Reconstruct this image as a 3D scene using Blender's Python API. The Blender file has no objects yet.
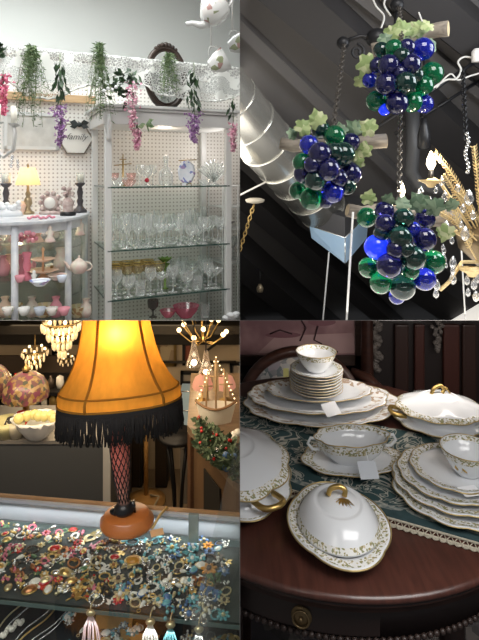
import bpy, bmesh, math, random
from mathutils import Vector, Matrix, Quaternion
rnd = random.Random(11)
PI = math.pi
C = bpy.context.scene.collection
SC = bpy.context.scene
# ------------------------------------------------------------------ camera numbers
F, U0, V0, EZ = 520.0, 239.9, 170.0, 1.6          # focal length in pixels, principal point, eye height
KS = (320.3 - V0) / F                              # slope of the loft deck between upper and lower rooms
def P(u, v, d): return Vector(((u - U0) / F * d, d, EZ + (V0 - v) / F * d))
def Pz(u, v, z):                                   # point of a level surface at height z
    d = F * (EZ - z) / (v - V0); return Vector(((u - U0) / F * d, d, z))
def px(n, d): return n * d / F
V = Vector
def RZ(a): return Matrix.Rotation(a, 3, 'Z')
# ------------------------------------------------------------------ mesh builder
class MB:
    def __init__(s): s.v = []; s.f = []; s.flat = set()
    def add(s, vs, fs, flat=False):
        b = len(s.v); s.v += [V(p) for p in vs]
        for f in fs:
            if flat: s.flat.add(len(s.f))
            s.f.append([b + i for i in f])
        return s
    def box(s, c, size, rot=None):
        c = V(c); x, y, z = [q / 2 for q in size]
        vs = [V((a, b, d)) for a in (-x, x) for b in (-y, y) for d in (-z, z)]
        if rot is not None: vs = [rot @ p for p in vs]
        return s.add([p + c for p in vs], [(0,1,3,2),(4,6,7,5),(0,4,5,1),(2,3,7,6),(0,2,6,4),(1,5,7,3)], True)
    def poly(s, pts, thick=None):
        n = len(pts); pts = [V(p) for p in pts]
        if thick is None: return s.add(pts, [list(range(n))], True)
        t = V(thick)
        return s.add(pts + [p + t for p in pts], [list(range(n))[::-1], list(range(n, 2*n))] +
                     [(i, (i+1) % n, n + (i+1) % n, n + i) for i in range(n)], True)
    def lathe(s, prof, n=24, c=(0,0,0), sx=1, sy=1, scal=None, rot=None, arc=None):
        c = V(c); rmax = max(p[0] for p in prof) or 1; vs = []; fs = []
        a0, a1 = arc if arc else (0, 2*PI)
        m = n if not arc else n + 1
        for r, z in prof:
            for i in range(m):
                a = a0 + (a1 - a0) * i / n; k = 1
                if scal: k = 1 + scal[0] * (r / rmax) ** 4 * (abs(math.cos(a * scal[1] / 2)) * 2 - 1)
                p = V((r * k * math.cos(a) * sx, r * k * math.sin(a) * sy, z))
                if rot is not None: p = rot @ p
                vs.append(p + c)
        for j in range(len(prof) - 1):
            for i in range(n):
                k = (i + 1) % m
                fs.append((j*m + i, j*m + k, (j+1)*m + k, (j+1)*m + i))
        return s.add(vs, fs)
    def sphere(s, c, r, n=12, k=8, sc=(1,1,1), rot=None):
        prof = [(r * math.sin(PI * j / k), -r * math.cos(PI * j / k)) for j in range(k + 1)]
        c = V(c); b = MB(); b.lathe(prof, n)
        vs = [V((p.x*sc[0], p.y*sc[1], p.z*sc[2])) for p in b.v]
        if rot is not None: vs = [rot @ p for p in vs]
        return s.add([p + c for p in vs], b.f)
    def tube(s, path, r, n=6, closed=False):
        path = [V(p) for p in path]; m = len(path)
        rs = r if isinstance(r, (list, tuple)) else [r] * m
        vs = []; fs = []; up = None
        for i, p in enumerate(path):
            t = (path[(i+1) % m] - path[i-1]) if (closed or 0 < i < m-1) else (path[1] - path[0] if i == 0 else path[-1] - path[-2])
            if t.length < 1e-9: t = V((0,0,1))
            t.normalize()
            if up is None:
                up = V((0,0,1)) if abs(t.z) < .9 else V((1,0,0))
            a = up - t * up.dot(t)
            if a.length < 1e-6: a = t.orthogonal()
            a.normalize(); up = a; b = t.cross(a)
            for k in range(n):
                q = 2*PI*k/n; vs.append(p + (a*math.cos(q) + b*math.sin(q)) * rs[i])
        for i in range(m if closed else m - 1):
            j = (i + 1) % m
            for k in range(n): fs.append((i*n + k, i*n + (k+1) % n, j*n + (k+1) % n, j*n + k))
        if not closed:
            fs.append(list(range(n))[::-1]); fs.append([(m-1)*n + k for k in range(n)])
        return s.add(vs, fs)
    def cyl(s, a, b, r, r2=None, n=12): return s.tube([a, b], [r, r if r2 is None else r2], n)
    def torus(s, c, R, r, n=20, m=6, rot=None, sx=1, sy=1):
        pts = []
        for i in range(n):
            a = 2*PI*i/n; p = V((R*sx*math.cos(a), R*sy*math.sin(a), 0))
            if rot is not None: p = rot @ p
            pts.append(p + V(c))
        return s.tube(pts, r, m, True)
    def surf(s, fn, nu, nv):
        vs = [fn(i/nu, j/nv) for j in range(nv+1) for i in range(nu+1)]
        return s.add(vs, [(j*(nu+1)+i, j*(nu+1)+i+1, (j+1)*(nu+1)+i+1, (j+1)*(nu+1)+i) for j in range(nv) for i in range(nu)])
    def leaf(s, p, d, L, w, side=None):
        p = V(p); d = V(d).normalized()
        side = V(side) if side is not None else None
        if side is None: side = d.cross(V((rnd.uniform(-1,1), rnd.uniform(-1,1), rnd.uniform(-1,1))))
        if side.length < 1e-5: side = d.orthogonal()
        side = side.normalized(); nn = d.cross(side)
        return s.add([p, p + d*L*.45 + side*w + nn*w*.35, p + d*L, p + d*L*.45 - side*w + nn*w*.35], [(0,1,2),(0,2,3)])
    def lobed(s, c, rot, size):                     # a five-lobed vine leaf
        pts = [(0,-.38),(.28,-.52),(.46,-.40),(.44,-.16),(.66,-.06),(.64,.18),(.46,.26),(.44,.46),(.24,.50),(.12,.66),(0,.84),
               (-.12,.66),(-.24,.50),(-.44,.46),(-.46,.26),(-.64,.18),(-.66,-.06),(-.44,-.16),(-.46,-.40),(-.28,-.52)]
        vs = [V((0,0,.06))] + [V((x, y, -.35*(x*x) - .12*abs(y) + rnd.uniform(-.12,.12))) for x, y in pts]
        n = len(pts)
        return s.add([rot @ (p*size) + V(c) for p in vs], [(0, 1+i, 1+(i+1) % n) for i in range(n)])
    def scaled(s, k):
        s.v = [p*k for p in s.v]; return s
    def moved(s, off, rot=None):
        s.v = [(rot @ p if rot is not None else p) + V(off) for p in s.v]; return s
    def mesh(s, name, off):
        me = bpy.data.meshes.new(name)
        me.from_pydata([p - off for p in s.v], [], s.f)
        me.polygons.foreach_set('use_smooth', [i not in s.flat for i in range(len(s.f))])
        me.update(); return me
# ------------------------------------------------------------------ things and parts
CELL = 'UL'; CELLS = {}
def link(o): C.objects.link(o); CELLS[o] = CELL; return o
def tag(o, label, cat, group=None, kind=None):
    o['label'] = label; o['category'] = cat
    if group: o['group'] = group
    if kind: o['kind'] = kind
    return o
def thing(name, label, cat, loc, group=None, rz=0):
    o = bpy.data.objects.new(name, None); o.empty_display_size = .05; link(o)
    o.location = loc; o.rotation_euler = (0,0,rz)
    return tag(o, label, cat, group)
def root_of(o):
    p = V((0,0,0))
    while o: p = p + V(o.location); o = o.parent
    return p
def finish(o, bevel=0, solid=0, sub=0):
    if solid: m = o.modifiers.new('thickness', 'SOLIDIFY'); m.thickness = solid
    if bevel: m = o.modifiers.new('edge', 'BEVEL'); m.width = bevel; m.segments = 2; m.limit_method = 'ANGLE'
    if sub: m = o.modifiers.new('smooth', 'SUBSURF'); m.levels = sub; m.render_levels = sub
    return o
def part(parent, name, mb, mat, label=None, local=False, kind=None, **kw):
    off = V((0,0,0)) if local else root_of(parent)
    o = bpy.data.objects.new(name, mb.mesh(name, off)); o.data.materials.append(mat); link(o); o.parent = parent
    if label: o['label'] = label
    if kind: o['kind'] = kind
    return finish(o, **kw)
def single(name, mb, mat, label, cat, group=None, kind=None, **kw):
    xs = [p.x for p in mb.v]; ys = [p.y for p in mb.v]
    off = V(((min(xs)+max(xs))/2, (min(ys)+max(ys))/2, min(p.z for p in mb.v)))
    o = bpy.data.objects.new(name, mb.mesh(name, off)); o.data.materials.append(mat); link(o); o.location = off
    tag(o, label, cat, group, kind); return finish(o, **kw)
def struct(name, mb, mat, **kw):
    o = bpy.data.objects.new(name, mb.mesh(name, V((0,0,0)))); o.data.materials.append(mat); link(o)
    o['kind'] = 'structure'; return finish(o, **kw)
def dup(src, loc, rz=0, label=None, group=None, scale=None, rot=None):
    def cp(o, par):
        c = o.copy(); link(c); c.parent = par
        for ch in [k for k in list(CELLS) if k.parent == o and k != c]: cp(ch, c)
        return c
    r = cp(src, None); r.location = loc; r.rotation_euler = rot if rot else (0,0,rz)
    if scale: r.scale = (scale,)*3 if not isinstance(scale, (tuple, list)) else scale
    if label: r['label'] = label
    if group: r['group'] = group
    return r
# ------------------------------------------------------------------ materials
def nt(name):
    m = bpy.data.materials.new(name); m.use_nodes = True
    t = m.node_tree; b = t.nodes['Principled BSDF']; return m, t, b
def c4(c): return (c[0], c[1], c[2], 1)
def N(t, typ, **kw):
    n = t.nodes.new(typ)
    for k, v in kw.items(): setattr(n, k, v)
    return n
def coords(t, scale=(1,1,1), rot=(0,0,0)):
    tc = N(t, 'ShaderNodeTexCoord'); mp = N(t, 'ShaderNodeMapping')
    mp.inputs['Scale'].default_value = scale; mp.inputs['Rotation'].default_value = rot
    t.links.new(tc.outputs['Object'], mp.inputs['Vector']); return mp.outputs['Vector']
def ramp(t, fac, stops, const=False):
    r = N(t, 'ShaderNodeValToRGB'); e = r.color_ramp.elements
    if const: r.color_ramp.interpolation = 'CONSTANT'
    while len(e) < len(stops): e.new(.5)
    for q, (p, c) in zip(e, stops): q.position = p; q.color = c4(c)
    t.links.new(fac, r.inputs['Fac']); return r.outputs['Color']
def mat(name, col, rough=.5, metal=0, trans=0, ior=1.45, emit=None, es=0, noise=None, bump=None, coat=0, alpha=1, sss=0):
    m, t, b = nt(name)
    b.inputs['Base Color'].default_value = c4(col); b.inputs['Roughness'].default_value = rough
    b.inputs['Metallic'].default_value = metal; b.inputs['Transmission Weight'].default_value = trans
    b.inputs['IOR'].default_value = ior; b.inputs['Coat Weight'].default_value = coat; b.inputs['Alpha'].default_value = alpha
    if emit: b.inputs['Emission Color'].default_value = c4(emit); b.inputs['Emission Strength'].default_value = es
    if noise:                                      # (scale, second colour, sharpness, stretch)
        sc, c2, sharp = noise[:3]; st = noise[3] if len(noise) > 3 else (1,1,1)
        n = N(t, 'ShaderNodeTexNoise'); n.inputs['Scale'].default_value = sc; n.inputs['Detail'].default_value = 4
        t.links.new(coords(t, st), n.inputs['Vector'])
        t.links.new(ramp(t, n.outputs['Fac'], [(.5 - .5*(1-sharp)*.5, col), (.5 + .5*(1-sharp)*.5 + .001, c2)]), b.inputs['Base Color'])
    if bump:
        n = N(t, 'ShaderNodeTexNoise'); n.inputs['Scale'].default_value = bump[0]; n.inputs['Detail'].default_value = 3
        t.links.new(coords(t), n.inputs['Vector'])
        bp = N(t, 'ShaderNodeBump'); bp.inputs['Strength'].default_value = bump[1]; bp.inputs['Distance'].default_value = .01
        t.links.new(n.outputs['Fac'], bp.inputs['Height']); t.links.new(bp.outputs['Normal'], b.inputs['Normal'])
    return m
def thin_glass(name, tint=(.95,.98,.97), gloss=.3, base=.04, milk=0, rough=.03, milkcol=(.9,.93,.93)):
    m = bpy.data.materials.new(name); m.use_nodes = True; t = m.node_tree; t.nodes.clear()
    tr = N(t, 'ShaderNodeBsdfTransparent'); tr.inputs['Color'].default_value = c4(tint)
    gl = N(t, 'ShaderNodeBsdfGlossy'); gl.inputs['Roughness'].default_value = rough
    lw = N(t, 'ShaderNodeLayerWeight'); lw.inputs['Blend'].default_value = .35
    ma = N(t, 'ShaderNodeMath', operation='MULTIPLY_ADD'); ma.inputs[1].default_value = gloss; ma.inputs[2].default_value = base
    t.links.new(lw.outputs['Facing'], ma.inputs[0])
    mx = N(t, 'ShaderNodeMixShader'); t.links.new(ma.outputs[0], mx.inputs['Fac'])
    t.links.new(tr.outputs[0], mx.inputs[1]); t.links.new(gl.outputs[0], mx.inputs[2]); out = mx.outputs[0]
    if milk:
        df = N(t, 'ShaderNodeBsdfDiffuse'); df.inputs['Color'].default_value = c4(milkcol)
        m2 = N(t, 'ShaderNodeMixShader'); m2.inputs['Fac'].default_value = milk
        lm = N(t, 'ShaderNodeMath', operation='MULTIPLY_ADD'); lm.inputs[1].default_value = milk*1.6; lm.inputs[2].default_value = milk*.35
        t.links.new(lw.outputs['Facing'], lm.inputs[0]); t.links.new(lm.outputs[0], m2.inputs['Fac'])
        t.links.new(out, m2.inputs[1]); t.links.new(df.outputs[0], m2.inputs[2]); out = m2.outputs[0]
    o = N(t, 'ShaderNodeOutputMaterial'); t.links.new(out, o.inputs['Surface']); return m
def shade_mat(name, col, tcol, mix=.6, emit=0, weave=0):
    m = bpy.data.materials.new(name); m.use_nodes = True; t = m.node_tree; t.nodes.clear()
    d = N(t, 'ShaderNodeBsdfDiffuse'); d.inputs['Color'].default_value = c4(col)
    tr = N(t, 'ShaderNodeBsdfTranslucent'); tr.inputs['Color'].default_value = c4(tcol)
    mx = N(t, 'ShaderNodeMixShader'); mx.inputs['Fac'].default_value = mix
    t.links.new(d.outputs[0], mx.inputs[1]); t.links.new(tr.outputs[0], mx.inputs[2]); out = mx.outputs[0]
    if weave:
        n = N(t, 'ShaderNodeTexNoise'); n.inputs['Scale'].default_value = weave; n.inputs['Detail'].default_value = 5
        t.links.new(coords(t, (1,1,.3)), n.inputs['Vector'])
        t.links.new(ramp(t, n.outputs['Fac'], [(.3, [q*.82 for q in tcol]), (.7, [min(1, q*1.1) for q in tcol])]), tr.inputs['Color'])
    if emit:
        e = N(t, 'ShaderNodeEmission'); e.inputs['Color'].default_value = c4(tcol); e.inputs['Strength'].default_value = emit
        a = N(t, 'ShaderNodeAddShader'); t.links.new(out, a.inputs[0]); t.links.new(e.outputs[0], a.inputs[1]); out = a.outputs[0]
    o = N(t, 'ShaderNodeOutputMaterial'); t.links.new(out, o.inputs['Surface']); return m
def pegboard(name, col, hole, pitch, ang):
    m, t, b = nt(name); b.inputs['Roughness'].default_value = .6
    v = coords(t, (1,1,1), (0,0,-ang))
    sp = N(t, 'ShaderNodeSeparateXYZ'); t.links.new(v, sp.inputs[0])
    def axis(o):
        a = N(t, 'ShaderNodeMath', operation='MULTIPLY'); a.inputs[1].default_value = 1/pitch; t.links.new(o, a.inputs[0])
        f = N(t, 'ShaderNodeMath', operation='FRACT'); t.links.new(a.outputs[0], f.inputs[0])
        s = N(t, 'ShaderNodeMath', operation='SUBTRACT'); s.inputs[1].default_value = .5; t.links.new(f.outputs[0], s.inputs[0])
        q = N(t, 'ShaderNodeMath', operation='MULTIPLY'); t.links.new(s.outputs[0], q.inputs[0]); t.links.new(s.outputs[0], q.inputs[1]); return q.outputs[0]
    ad = N(t, 'ShaderNodeMath', operation='ADD'); t.links.new(axis(sp.outputs['X']), ad.inputs[0]); t.links.new(axis(sp.outputs['Z']), ad.inputs[1])
    t.links.new(ramp(t, ad.outputs[0], [(0, hole), (.035, hole), (.06, col)]), b.inputs['Base Color']); return m
def cutout(name, col, scale, kind, lo, hi, rough=.8, col2=None, stretch=(1,1,1)):      # fabric with real gaps (lace, net)
    m, t, b = nt(name); b.inputs['Base Color'].default_value = c4(col); b.inputs['Roughness'].default_value = rough
    v = coords(t, stretch)
    vo = N(t, 'ShaderNodeTexVoronoi', feature='DISTANCE_TO_EDGE'); vo.inputs['Scale'].default_value = scale; t.links.new(v, vo.inputs['Vector'])
    n = N(t, 'ShaderNodeTexNoise'); n.inputs['Scale'].default_value = scale*.16; n.inputs['Detail'].default_value = 2; t.links.new(v, n.inputs['Vector'])
    a = ramp(t, vo.outputs['Distance'], [(lo, (1,1,1)), (hi, (0,0,0))])
    bq = ramp(t, n.outputs['Fac'], [(.54, (0,0,0)), (.58, (1,1,1))])
    mx = N(t, 'ShaderNodeMath', operation='MAXIMUM'); t.links.new(a, mx.inputs[0]); t.links.new(bq, mx.inputs[1])
    t.links.new(ramp(t, mx.outputs[0], [(0, [q*.45 for q in col]), (1, col)]), b.inputs['Base Color'])
    mm = N(t, 'ShaderNodeMath', operation='MULTIPLY_ADD'); mm.inputs[1].default_value = .50; mm.inputs[2].default_value = .40; t.links.new(mx.outputs[0], mm.inputs[0])
    t.links.new(mm.outputs[0], b.inputs['Alpha']); return m
def wood(name, c1, c2, scale=6, stretch=(1,12,12), rough=.35, coat=0, wave=0):
    m, t, b = nt(name); b.inputs['Roughness'].default_value = rough; b.inputs['Coat Weight'].default_value = coat
    n = N(t, 'ShaderNodeTexNoise'); n.inputs['Scale'].default_value = scale; n.inputs['Detail'].default_value = 6; n.inputs['Distortion'].default_value = .6
    t.links.new(coords(t, stretch), n.inputs['Vector'])
    t.links.new(ramp(t, n.outputs['Fac'], [(.3, c1), (.7, c2)]), b.inputs['Base Color']); return m
def speckle(name, stops, scale, rough=.5, metal=0, stretch=(1,1,1), cells=True, bump=0, const=True):   # patches of several colours
    m, t, b = nt(name); b.inputs['Roughness'].default_value = rough; b.inputs['Metallic'].default_value = metal
    v = coords(t, stretch)
    if cells:
        vo = N(t, 'ShaderNodeTexVoronoi'); vo.inputs['Scale'].default_value = scale; t.links.new(v, vo.inputs['Vector'])
        sp = N(t, 'ShaderNodeSeparateColor'); t.links.new(vo.outputs['Color'], sp.inputs[0]); fac = sp.outputs[0]
    else:
        n = N(t, 'ShaderNodeTexNoise'); n.inputs['Scale'].default_value = scale; n.inputs['Detail'].default_value = 3; t.links.new(v, n.inputs['Vector']); fac = n.outputs['Fac']
    t.links.new(ramp(t, fac, stops, const), b.inputs['Base Color']); return m
WHITE = mat('white_paint', (.68,.68,.67), .45, noise=(3, (.62,.62,.61), 0))
CHINA = mat('white_china', (.79,.81,.83), .14, coat=.4)
GOLD = mat('gold_gilt', (.62,.42,.14), .3, .9)
BRASS = mat('aged_brass', (.38,.26,.10), .38, .9)
BLACK = mat('black_paint', (.012,.012,.014), .4)
IRON = mat('black_iron', (.02,.02,.022), .45, .5)
CLEAR = thin_glass('clear_glass', gloss=.6, base=.06, milk=.30, milkcol=(1,1,1))  # white highlights at the glass edges mixed in as diffuse colour
PANE = thin_glass('glass_pane', gloss=.3, base=.03)
SHELFG = thin_glass('shelf_glass', (.9,.96,.94), gloss=.25, base=.04)
EDGE = mat('glass_edge_green', (.03,.07,.06), .15)
MIRROR = mat('silvered_mirror', (.75,.78,.77), .04, 1)
TAGW = mat('white_card', (.85,.86,.88), .7)
def glow(name, col, s): return mat(name, col, .5, emit=col, es=s)
BULB = glow('lit_bulb', (1,.86,.62), 9)
CRYSTAL = thin_glass('crystal_drop', (.96,.97,1), gloss=.9, base=.18, milk=.12)
def area(name, loc, size, power, col, rot=(0,0,0), sy=None):
    l = bpy.data.lights.new(name, 'AREA'); l.energy = power; l.color = col; l.size = size
    if sy: l.shape = 'RECTANGLE'; l.size_y = sy
    o = bpy.data.objects.new(name, l); C.objects.link(o); o.location = loc; o.rotation_euler = rot; return o
def point(name, loc, power, col, r=.03):
    l = bpy.data.lights.new(name, 'POINT'); l.energy = power; l.color = col; l.shadow_soft_size = r
    o = bpy.data.objects.new(name, l); C.objects.link(o); o.location = loc; return o
def text_mb(txt, size, shear=0, depth=.001):
    cu = bpy.data.curves.new('txt', 'FONT'); cu.body = txt; cu.size = size; cu.shear = shear; cu.extrude = depth; cu.align_x = 'CENTER'; cu.align_y = 'CENTER'
    o = bpy.data.objects.new('txt', cu); C.objects.link(o); bpy.context.view_layer.update()
    me = o.to_mesh(); b = MB(); b.add([v.co.copy() for v in me.vertices], [list(p.vertices) for p in me.polygons], True)
    o.to_mesh_clear(); bpy.data.objects.remove(o); bpy.data.curves.remove(cu); return b
NTH = ['first','second','third','fourth','fifth','sixth','seventh','eighth','ninth','tenth','eleventh','twelfth','thirteenth','fourteenth','fifteenth','sixteenth']
def each(parent, name, mbs, m, **kw):               # several like pieces of one thing, each a part of its own
    return [part(parent, name, b, m, **kw) for b in mbs]
def smooth(pts, n=5):
    pts = [V(p) for p in pts]; out = []
    for i in range(len(pts)-1):
        p0, p1, p2, p3 = pts[max(0,i-1)], pts[i], pts[i+1], pts[min(len(pts)-1,i+2)]
        for k in range(n):
            t = k/n; out.append(.5*((2*p1) + (p2-p0)*t + (2*p0-5*p1+4*p2-p3)*t*t + (3*p1-p0-3*p2+p3)*t**3))
    return out + [pts[-1]]
def rank(objs, fmt, group):                        # objs: (object, u); tells look-alikes apart by their order
    objs = sorted(objs, key=lambda q: q[1]); n = len(objs)
    for i, (o, u) in enumerate(objs):
        w = '' if n == 1 else (('leftmost of ' if i == 0 else 'rightmost of ' if i == n-1 else NTH[i] + ' from left of '))
        o['label'] = (w + fmt) if n > 1 else fmt
        if n > 1: o['group'] = group
# ================================================================== upper left room: white booth with glassware
CELL = 'UL'
YA = math.radians(25)
E1 = V((math.cos(YA), math.sin(YA), 0)); N1 = V((math.sin(YA), -math.cos(YA), 0)); A1 = V((-1.2, 2.6, 0)); R1 = RZ(YA)
def W(u, v, o=0):                                  # point on the plane parallel to the booth wall, o metres in front of the cabinet front
    d = V(((u-U0)/F, 1, (V0-v)/F)); k = (A1.dot(N1) + o) / (d.x*N1.x + d.y*N1.y)
    return V((d.x*k, d.y*k, EZ + d.z*k))
def WS(s, o, z): p = A1 + E1*s + N1*o; return V((p.x, p.y, z))
def S_of(p): return (V((p.x, p.y, 0)) - A1).dot(E1)
def slabz(y): return EZ - KS*y
def wbox(mb, s0, s1, o0, o1, z0, z1):
    return mb.box(WS((s0+s1)/2, (o0+o1)/2, (z0+z1)/2), (abs(s1-s0), abs(o1-o0), abs(z1-z0)), R1)
PEG = pegboard('white_pegboard', (.84,.81,.77), (.46,.41,.37), .0245, YA)
TAN = wood('tan_pine', (.42,.27,.14), (.55,.38,.22), 5, (2,2,20), .5)
struct('wall_upper', wbox(MB(), -2, 2.2, -1.25, -1.2, -.6, 3.2), mat('pale_plaster', (.86,.88,.86), .8, noise=(1.5, (.82,.84,.82), 0)))
zt = 2.13
struct('wall_pegboard', wbox(MB(), -1.2, 1.75, -.50, -.47, .1, zt), PEG)
struct('ceiling_upper', MB().box((-1.75, 2, 3.1), (3.5, 5, .04)), WHITE)
b = MB(); p0 = W(0, 99, -.46); wbox(b, -1.0, S_of(W(95, 90, -.46)), -.47, -.44, p0.z, p0.z + .045)
struct('trim_1', b, TAN)
sL, sR = S_of(W(108.5, 200)), S_of(W(229, 200))
# long white plank that carries the lace
ZP = 2.21
pl = thing('plank_shelf', 'long narrow white plank running across the booth under the lace runner', 'shelf', WS(.5, 0, ZP - .03))
part(pl, 'board', wbox(MB(), -1, 1.8, -.06, .05, ZP - .03, ZP - .002), WHITE)
for s in (-.4, .1, 1.15): part(pl, 'bracket', wbox(MB(), s, s + .02, -.47, -.06, ZP - .05, ZP - .03), WHITE)
LACE = cutout('white_lace', (.80,.81,.78), 75, 'v', .05, .11)
def lace(u, v):
    s = -1 + 2.8*u; ph = s*9
    L = .07 + .17*abs(math.sin(s*4.1 + .55)) + .025*math.sin(s*11)
    t = v*(.11 + L + .03)
    fold = .012*math.sin(s*38 + math.sin(s*7)*2)
    if t < .03: return WS(s, -.068 - fold*.2, ZP + .004 - (.03 - t))
    if t < .14: return WS(s, -.068 + (t - .03)*1.12, ZP + .004)
    q = t - .14
    return WS(s + .01*math.sin(s*30)*q*6, .058 + q*.06 + fold*min(1, q*12), ZP + .003 - q)
lr = thing('lace_runner', 'white lace runner draped along the high white plank', 'lace', WS(.4, 0, ZP - .2))
part(lr, 'cloth', MB().surf(lace, 220, 26), LACE)
part(lr, 'scalloped_edging', MB().tube([lace(i/260, 1) + N1*.002 + V((0,0,.008*abs(math.sin(i*.75)))) for i in range(261)], .0045, 5), mat('lace_edging', (.80,.81,.78), .8))
part(lr, 'top_edging', MB().tube([lace(i/200, .32) + N1*.004 for i in range(201)], .004, 5), mat('lace_fold', (.84,.85,.83), .8))
# ---- open display cabinet
DW = .45
cab = thing('display_cabinet', 'tall open white display cabinet with glass shelves of crystal', 'cabinet', WS((sL+sR)/2, -DW/2, slabz(3.1)))
pw = .036
for s, o in ((sL, 0), (sR, 0), (sL, -DW+.03), (sR, -DW+.03)):
    part(cab, 'post', wbox(MB(), s-pw/2, s+pw/2, o-pw, o, .3, 1.87), WHITE, bevel=.003)
b = MB(); wbox(b, sL-.03, sR+.03, -DW, .012, 1.85, 1.925)
part(cab, 'frieze', b, WHITE, bevel=.003)
b = MB(); wbox(b, sL-.045, sR+.045, -DW, .03, 1.925, 1.940); wbox(b, sL-.06, sR+.06, -DW, .045, 1.940, 1.957)
part(cab, 'cornice', b, WHITE, bevel=.004)
b = MB(); b.tube([WS(sL, .018, 1.90), WS(sL, .028, 1.86), WS(sL, .012, 1.81), WS(sL, .02, 1.775), WS(sL, .006, 1.765)], [.012,.017,.012,.015,.008], 10)
part(cab, 'corbel', b, WHITE)
SH = [1.507, 1.159, .887]
for z in SH:
    sh = part(cab, 'glass_shelf', wbox(MB(), sL-.005, sR+.005, -DW+.03, -.002, z-.006, z), SHELFG)
    part(sh, 'shelf_edge', wbox(wbox(MB(), sL-.005, sR+.005, -.002, 0, z-.007, z+.001), sL-.008, sL-.005, -DW+.03, -.002, z-.007, z+.001), EDGE)
# ---- glassware
def glass_prof(kind):
    if kind == 'wine': return [(.028,0),(.026,.003),(.004,.008),(.0035,.07),(.012,.082),(.03,.105),(.033,.125),(.029,.155)]
    if kind == 'flute': return [(.026,0),(.024,.003),(.004,.008),(.0035,.055),(.010,.07),(.019,.10),(.021,.14),(.019,.18)]
    if kind == 'coupe': return [(.030,0),(.028,.003),(.004,.008),(.0035,.075),(.01,.082),(.036,.098),(.044,.118)]
    if kind == 'tumbler': return [(0,.001),(.026,0),(.028,.004),(.031,.085)]
    if kind == 'goblet': return [(.028,0),(.025,.004),(.006,.012),(.005,.04),(.015,.05),(.034,.07),(.037,.10),(.035,.115)]
    if kind == 'bowl': return [(0,.002),(.03,0),(.034,.006),(.055,.03),(.066,.055),(.07,.062)]
    if kind == 'decanter': return [(0,.001),(.042,0),(.046,.008),(.045,.07),(.03,.095),(.014,.105),(.013,.135),(.02,.142)]
def place_on(s, o, z): return WS(sL + s, o, z)
protos = {}
def put(kind, loc, label, cat, group=None, m=None, scale=1, rz=0):
    key = (kind, m.name if m else '')
    if key not in protos:
        o = single('glass_bowl' if kind == 'bowl' else ('decanter' if kind == 'decanter' else kind + '_glass'), MB().lathe(glass_prof(kind), 16), m or CLEAR, label, cat, group)
        protos[key] = o; o.location = loc; o.scale = (scale,)*3; return o
    o = dup(protos[key], loc, rz, label, None, scale); 
    if group: o['group'] = group
    elif 'group' in o: del o['group']
    return o
CW = sR - sL
lab2 = {'wine': 'clear stemmed wine glass among the crowd on the middle glass shelf', 'flute': 'tall clear flute glass on the middle glass shelf', 'coupe': 'clear shallow coupe glass on the middle glass shelf', 'goblet': 'clear short goblet on the middle glass shelf'}
for r in range(5):
    for k in range(11):
        kind = ('wine','wine','flute','coupe','goblet')[(r*3 + k*2) % 5] if k > 3 else ('wine','flute')[(r+k) % 2]
        if r == 0 and k in (0, 5, 9): continue
        put(kind, place_on(.05 + k*.064 + rnd.uniform(-.008,.008), -.05 - r*.078 + rnd.uniform(-.01,.01), SH[1]+.0005), lab2[kind], 'glass', f'{kind} glasses on the middle shelf', scale=rnd.uniform(.9,1.12) if kind != 'goblet' else 1)
lab3 = {k: v.replace('middle', 'lowest') for k, v in lab2.items()}; lab3['tumbler'] = 'clear straight tumbler on the lowest glass shelf'
for r in range(4):
    for k in range(10):
        if r >= 1 and k < 5 and r < 3: continue
        if k == 5 and r == 1: continue
        kind = ('wine','goblet','tumbler','wine','coupe')[(r*2 + k) % 5]
        put(kind, place_on(.05 + k*.068 + rnd.uniform(-.01,.01), -.05 - r*.09, SH[2]+.0005), lab3[kind], 'glass', f'{kind} glasses on the lowest shelf')
GOLDG = thin_glass('gold_rim_glass', (.85,.74,.52), gloss=.5, base=.10, milk=.30, milkcol=(.62,.50,.28))
cp = None; gl = []
for r in range(2):
    for k in range(5 if r == 0 else 4):
        loc = place_on(.07 + k*.062 + r*.02, -.14 - r*.10, SH[2]+.0005)
        if cp is None:
            cp = thing('gold_banded_goblet', 'x', 'glass', loc); pr = [(.03,0),(.027,.004),(.004,.01),(.0035,.095),(.018,.108),(.037,.128),(.042,.15),(.041,.165)]
            part(cp, 'stem_and_foot', MB().lathe([(r_, z_) for r_, z_ in pr[:5]], 16), CLEAR, local=True)
            part(cp, 'bowl', MB().lathe([(r_, z_) for r_, z_ in pr[4:]], 16), GOLDG, local=True)
            part(cp, 'gold_rim', MB().torus((0,0,.165), .041, .0022, 16, 5), GOLD, local=True); o = cp
        else: o = dup(cp, loc)
        gl.append((o, k + r*.1)); o['r'] = r
for r in range(2):
    rank([(o, u) for o, u in gl if o['r'] == r], f'the gold banded goblets in the {"front" if r == 0 else "back"} row, lowest glass shelf', f'gold banded goblets in the {"front" if r==0 else "back"} row')
for o, u in gl: del o['r']
GREEN = mat('leaf_green_glass', (.16,.27,.05), .25, bump=(60,.6))
lf = W(165, 268, -.16); b = MB()
for k in range(9):
    a = 2*PI*k/9; b.leaf((lf.x, lf.y, SH[2]+.15), (math.cos(a), math.sin(a), .75), .065, .024, V((-math.sin(a), math.cos(a), 0)))
b.lathe([(.0,.001),(.022,0),(.006,.01),(.006,.12),(.03,.15)], 14, (lf.x, lf.y, SH[2]))
single('leaf_dish', b, GREEN, 'green leaf shaped glass dish on a foot, lowest shelf', 'dish')
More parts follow.
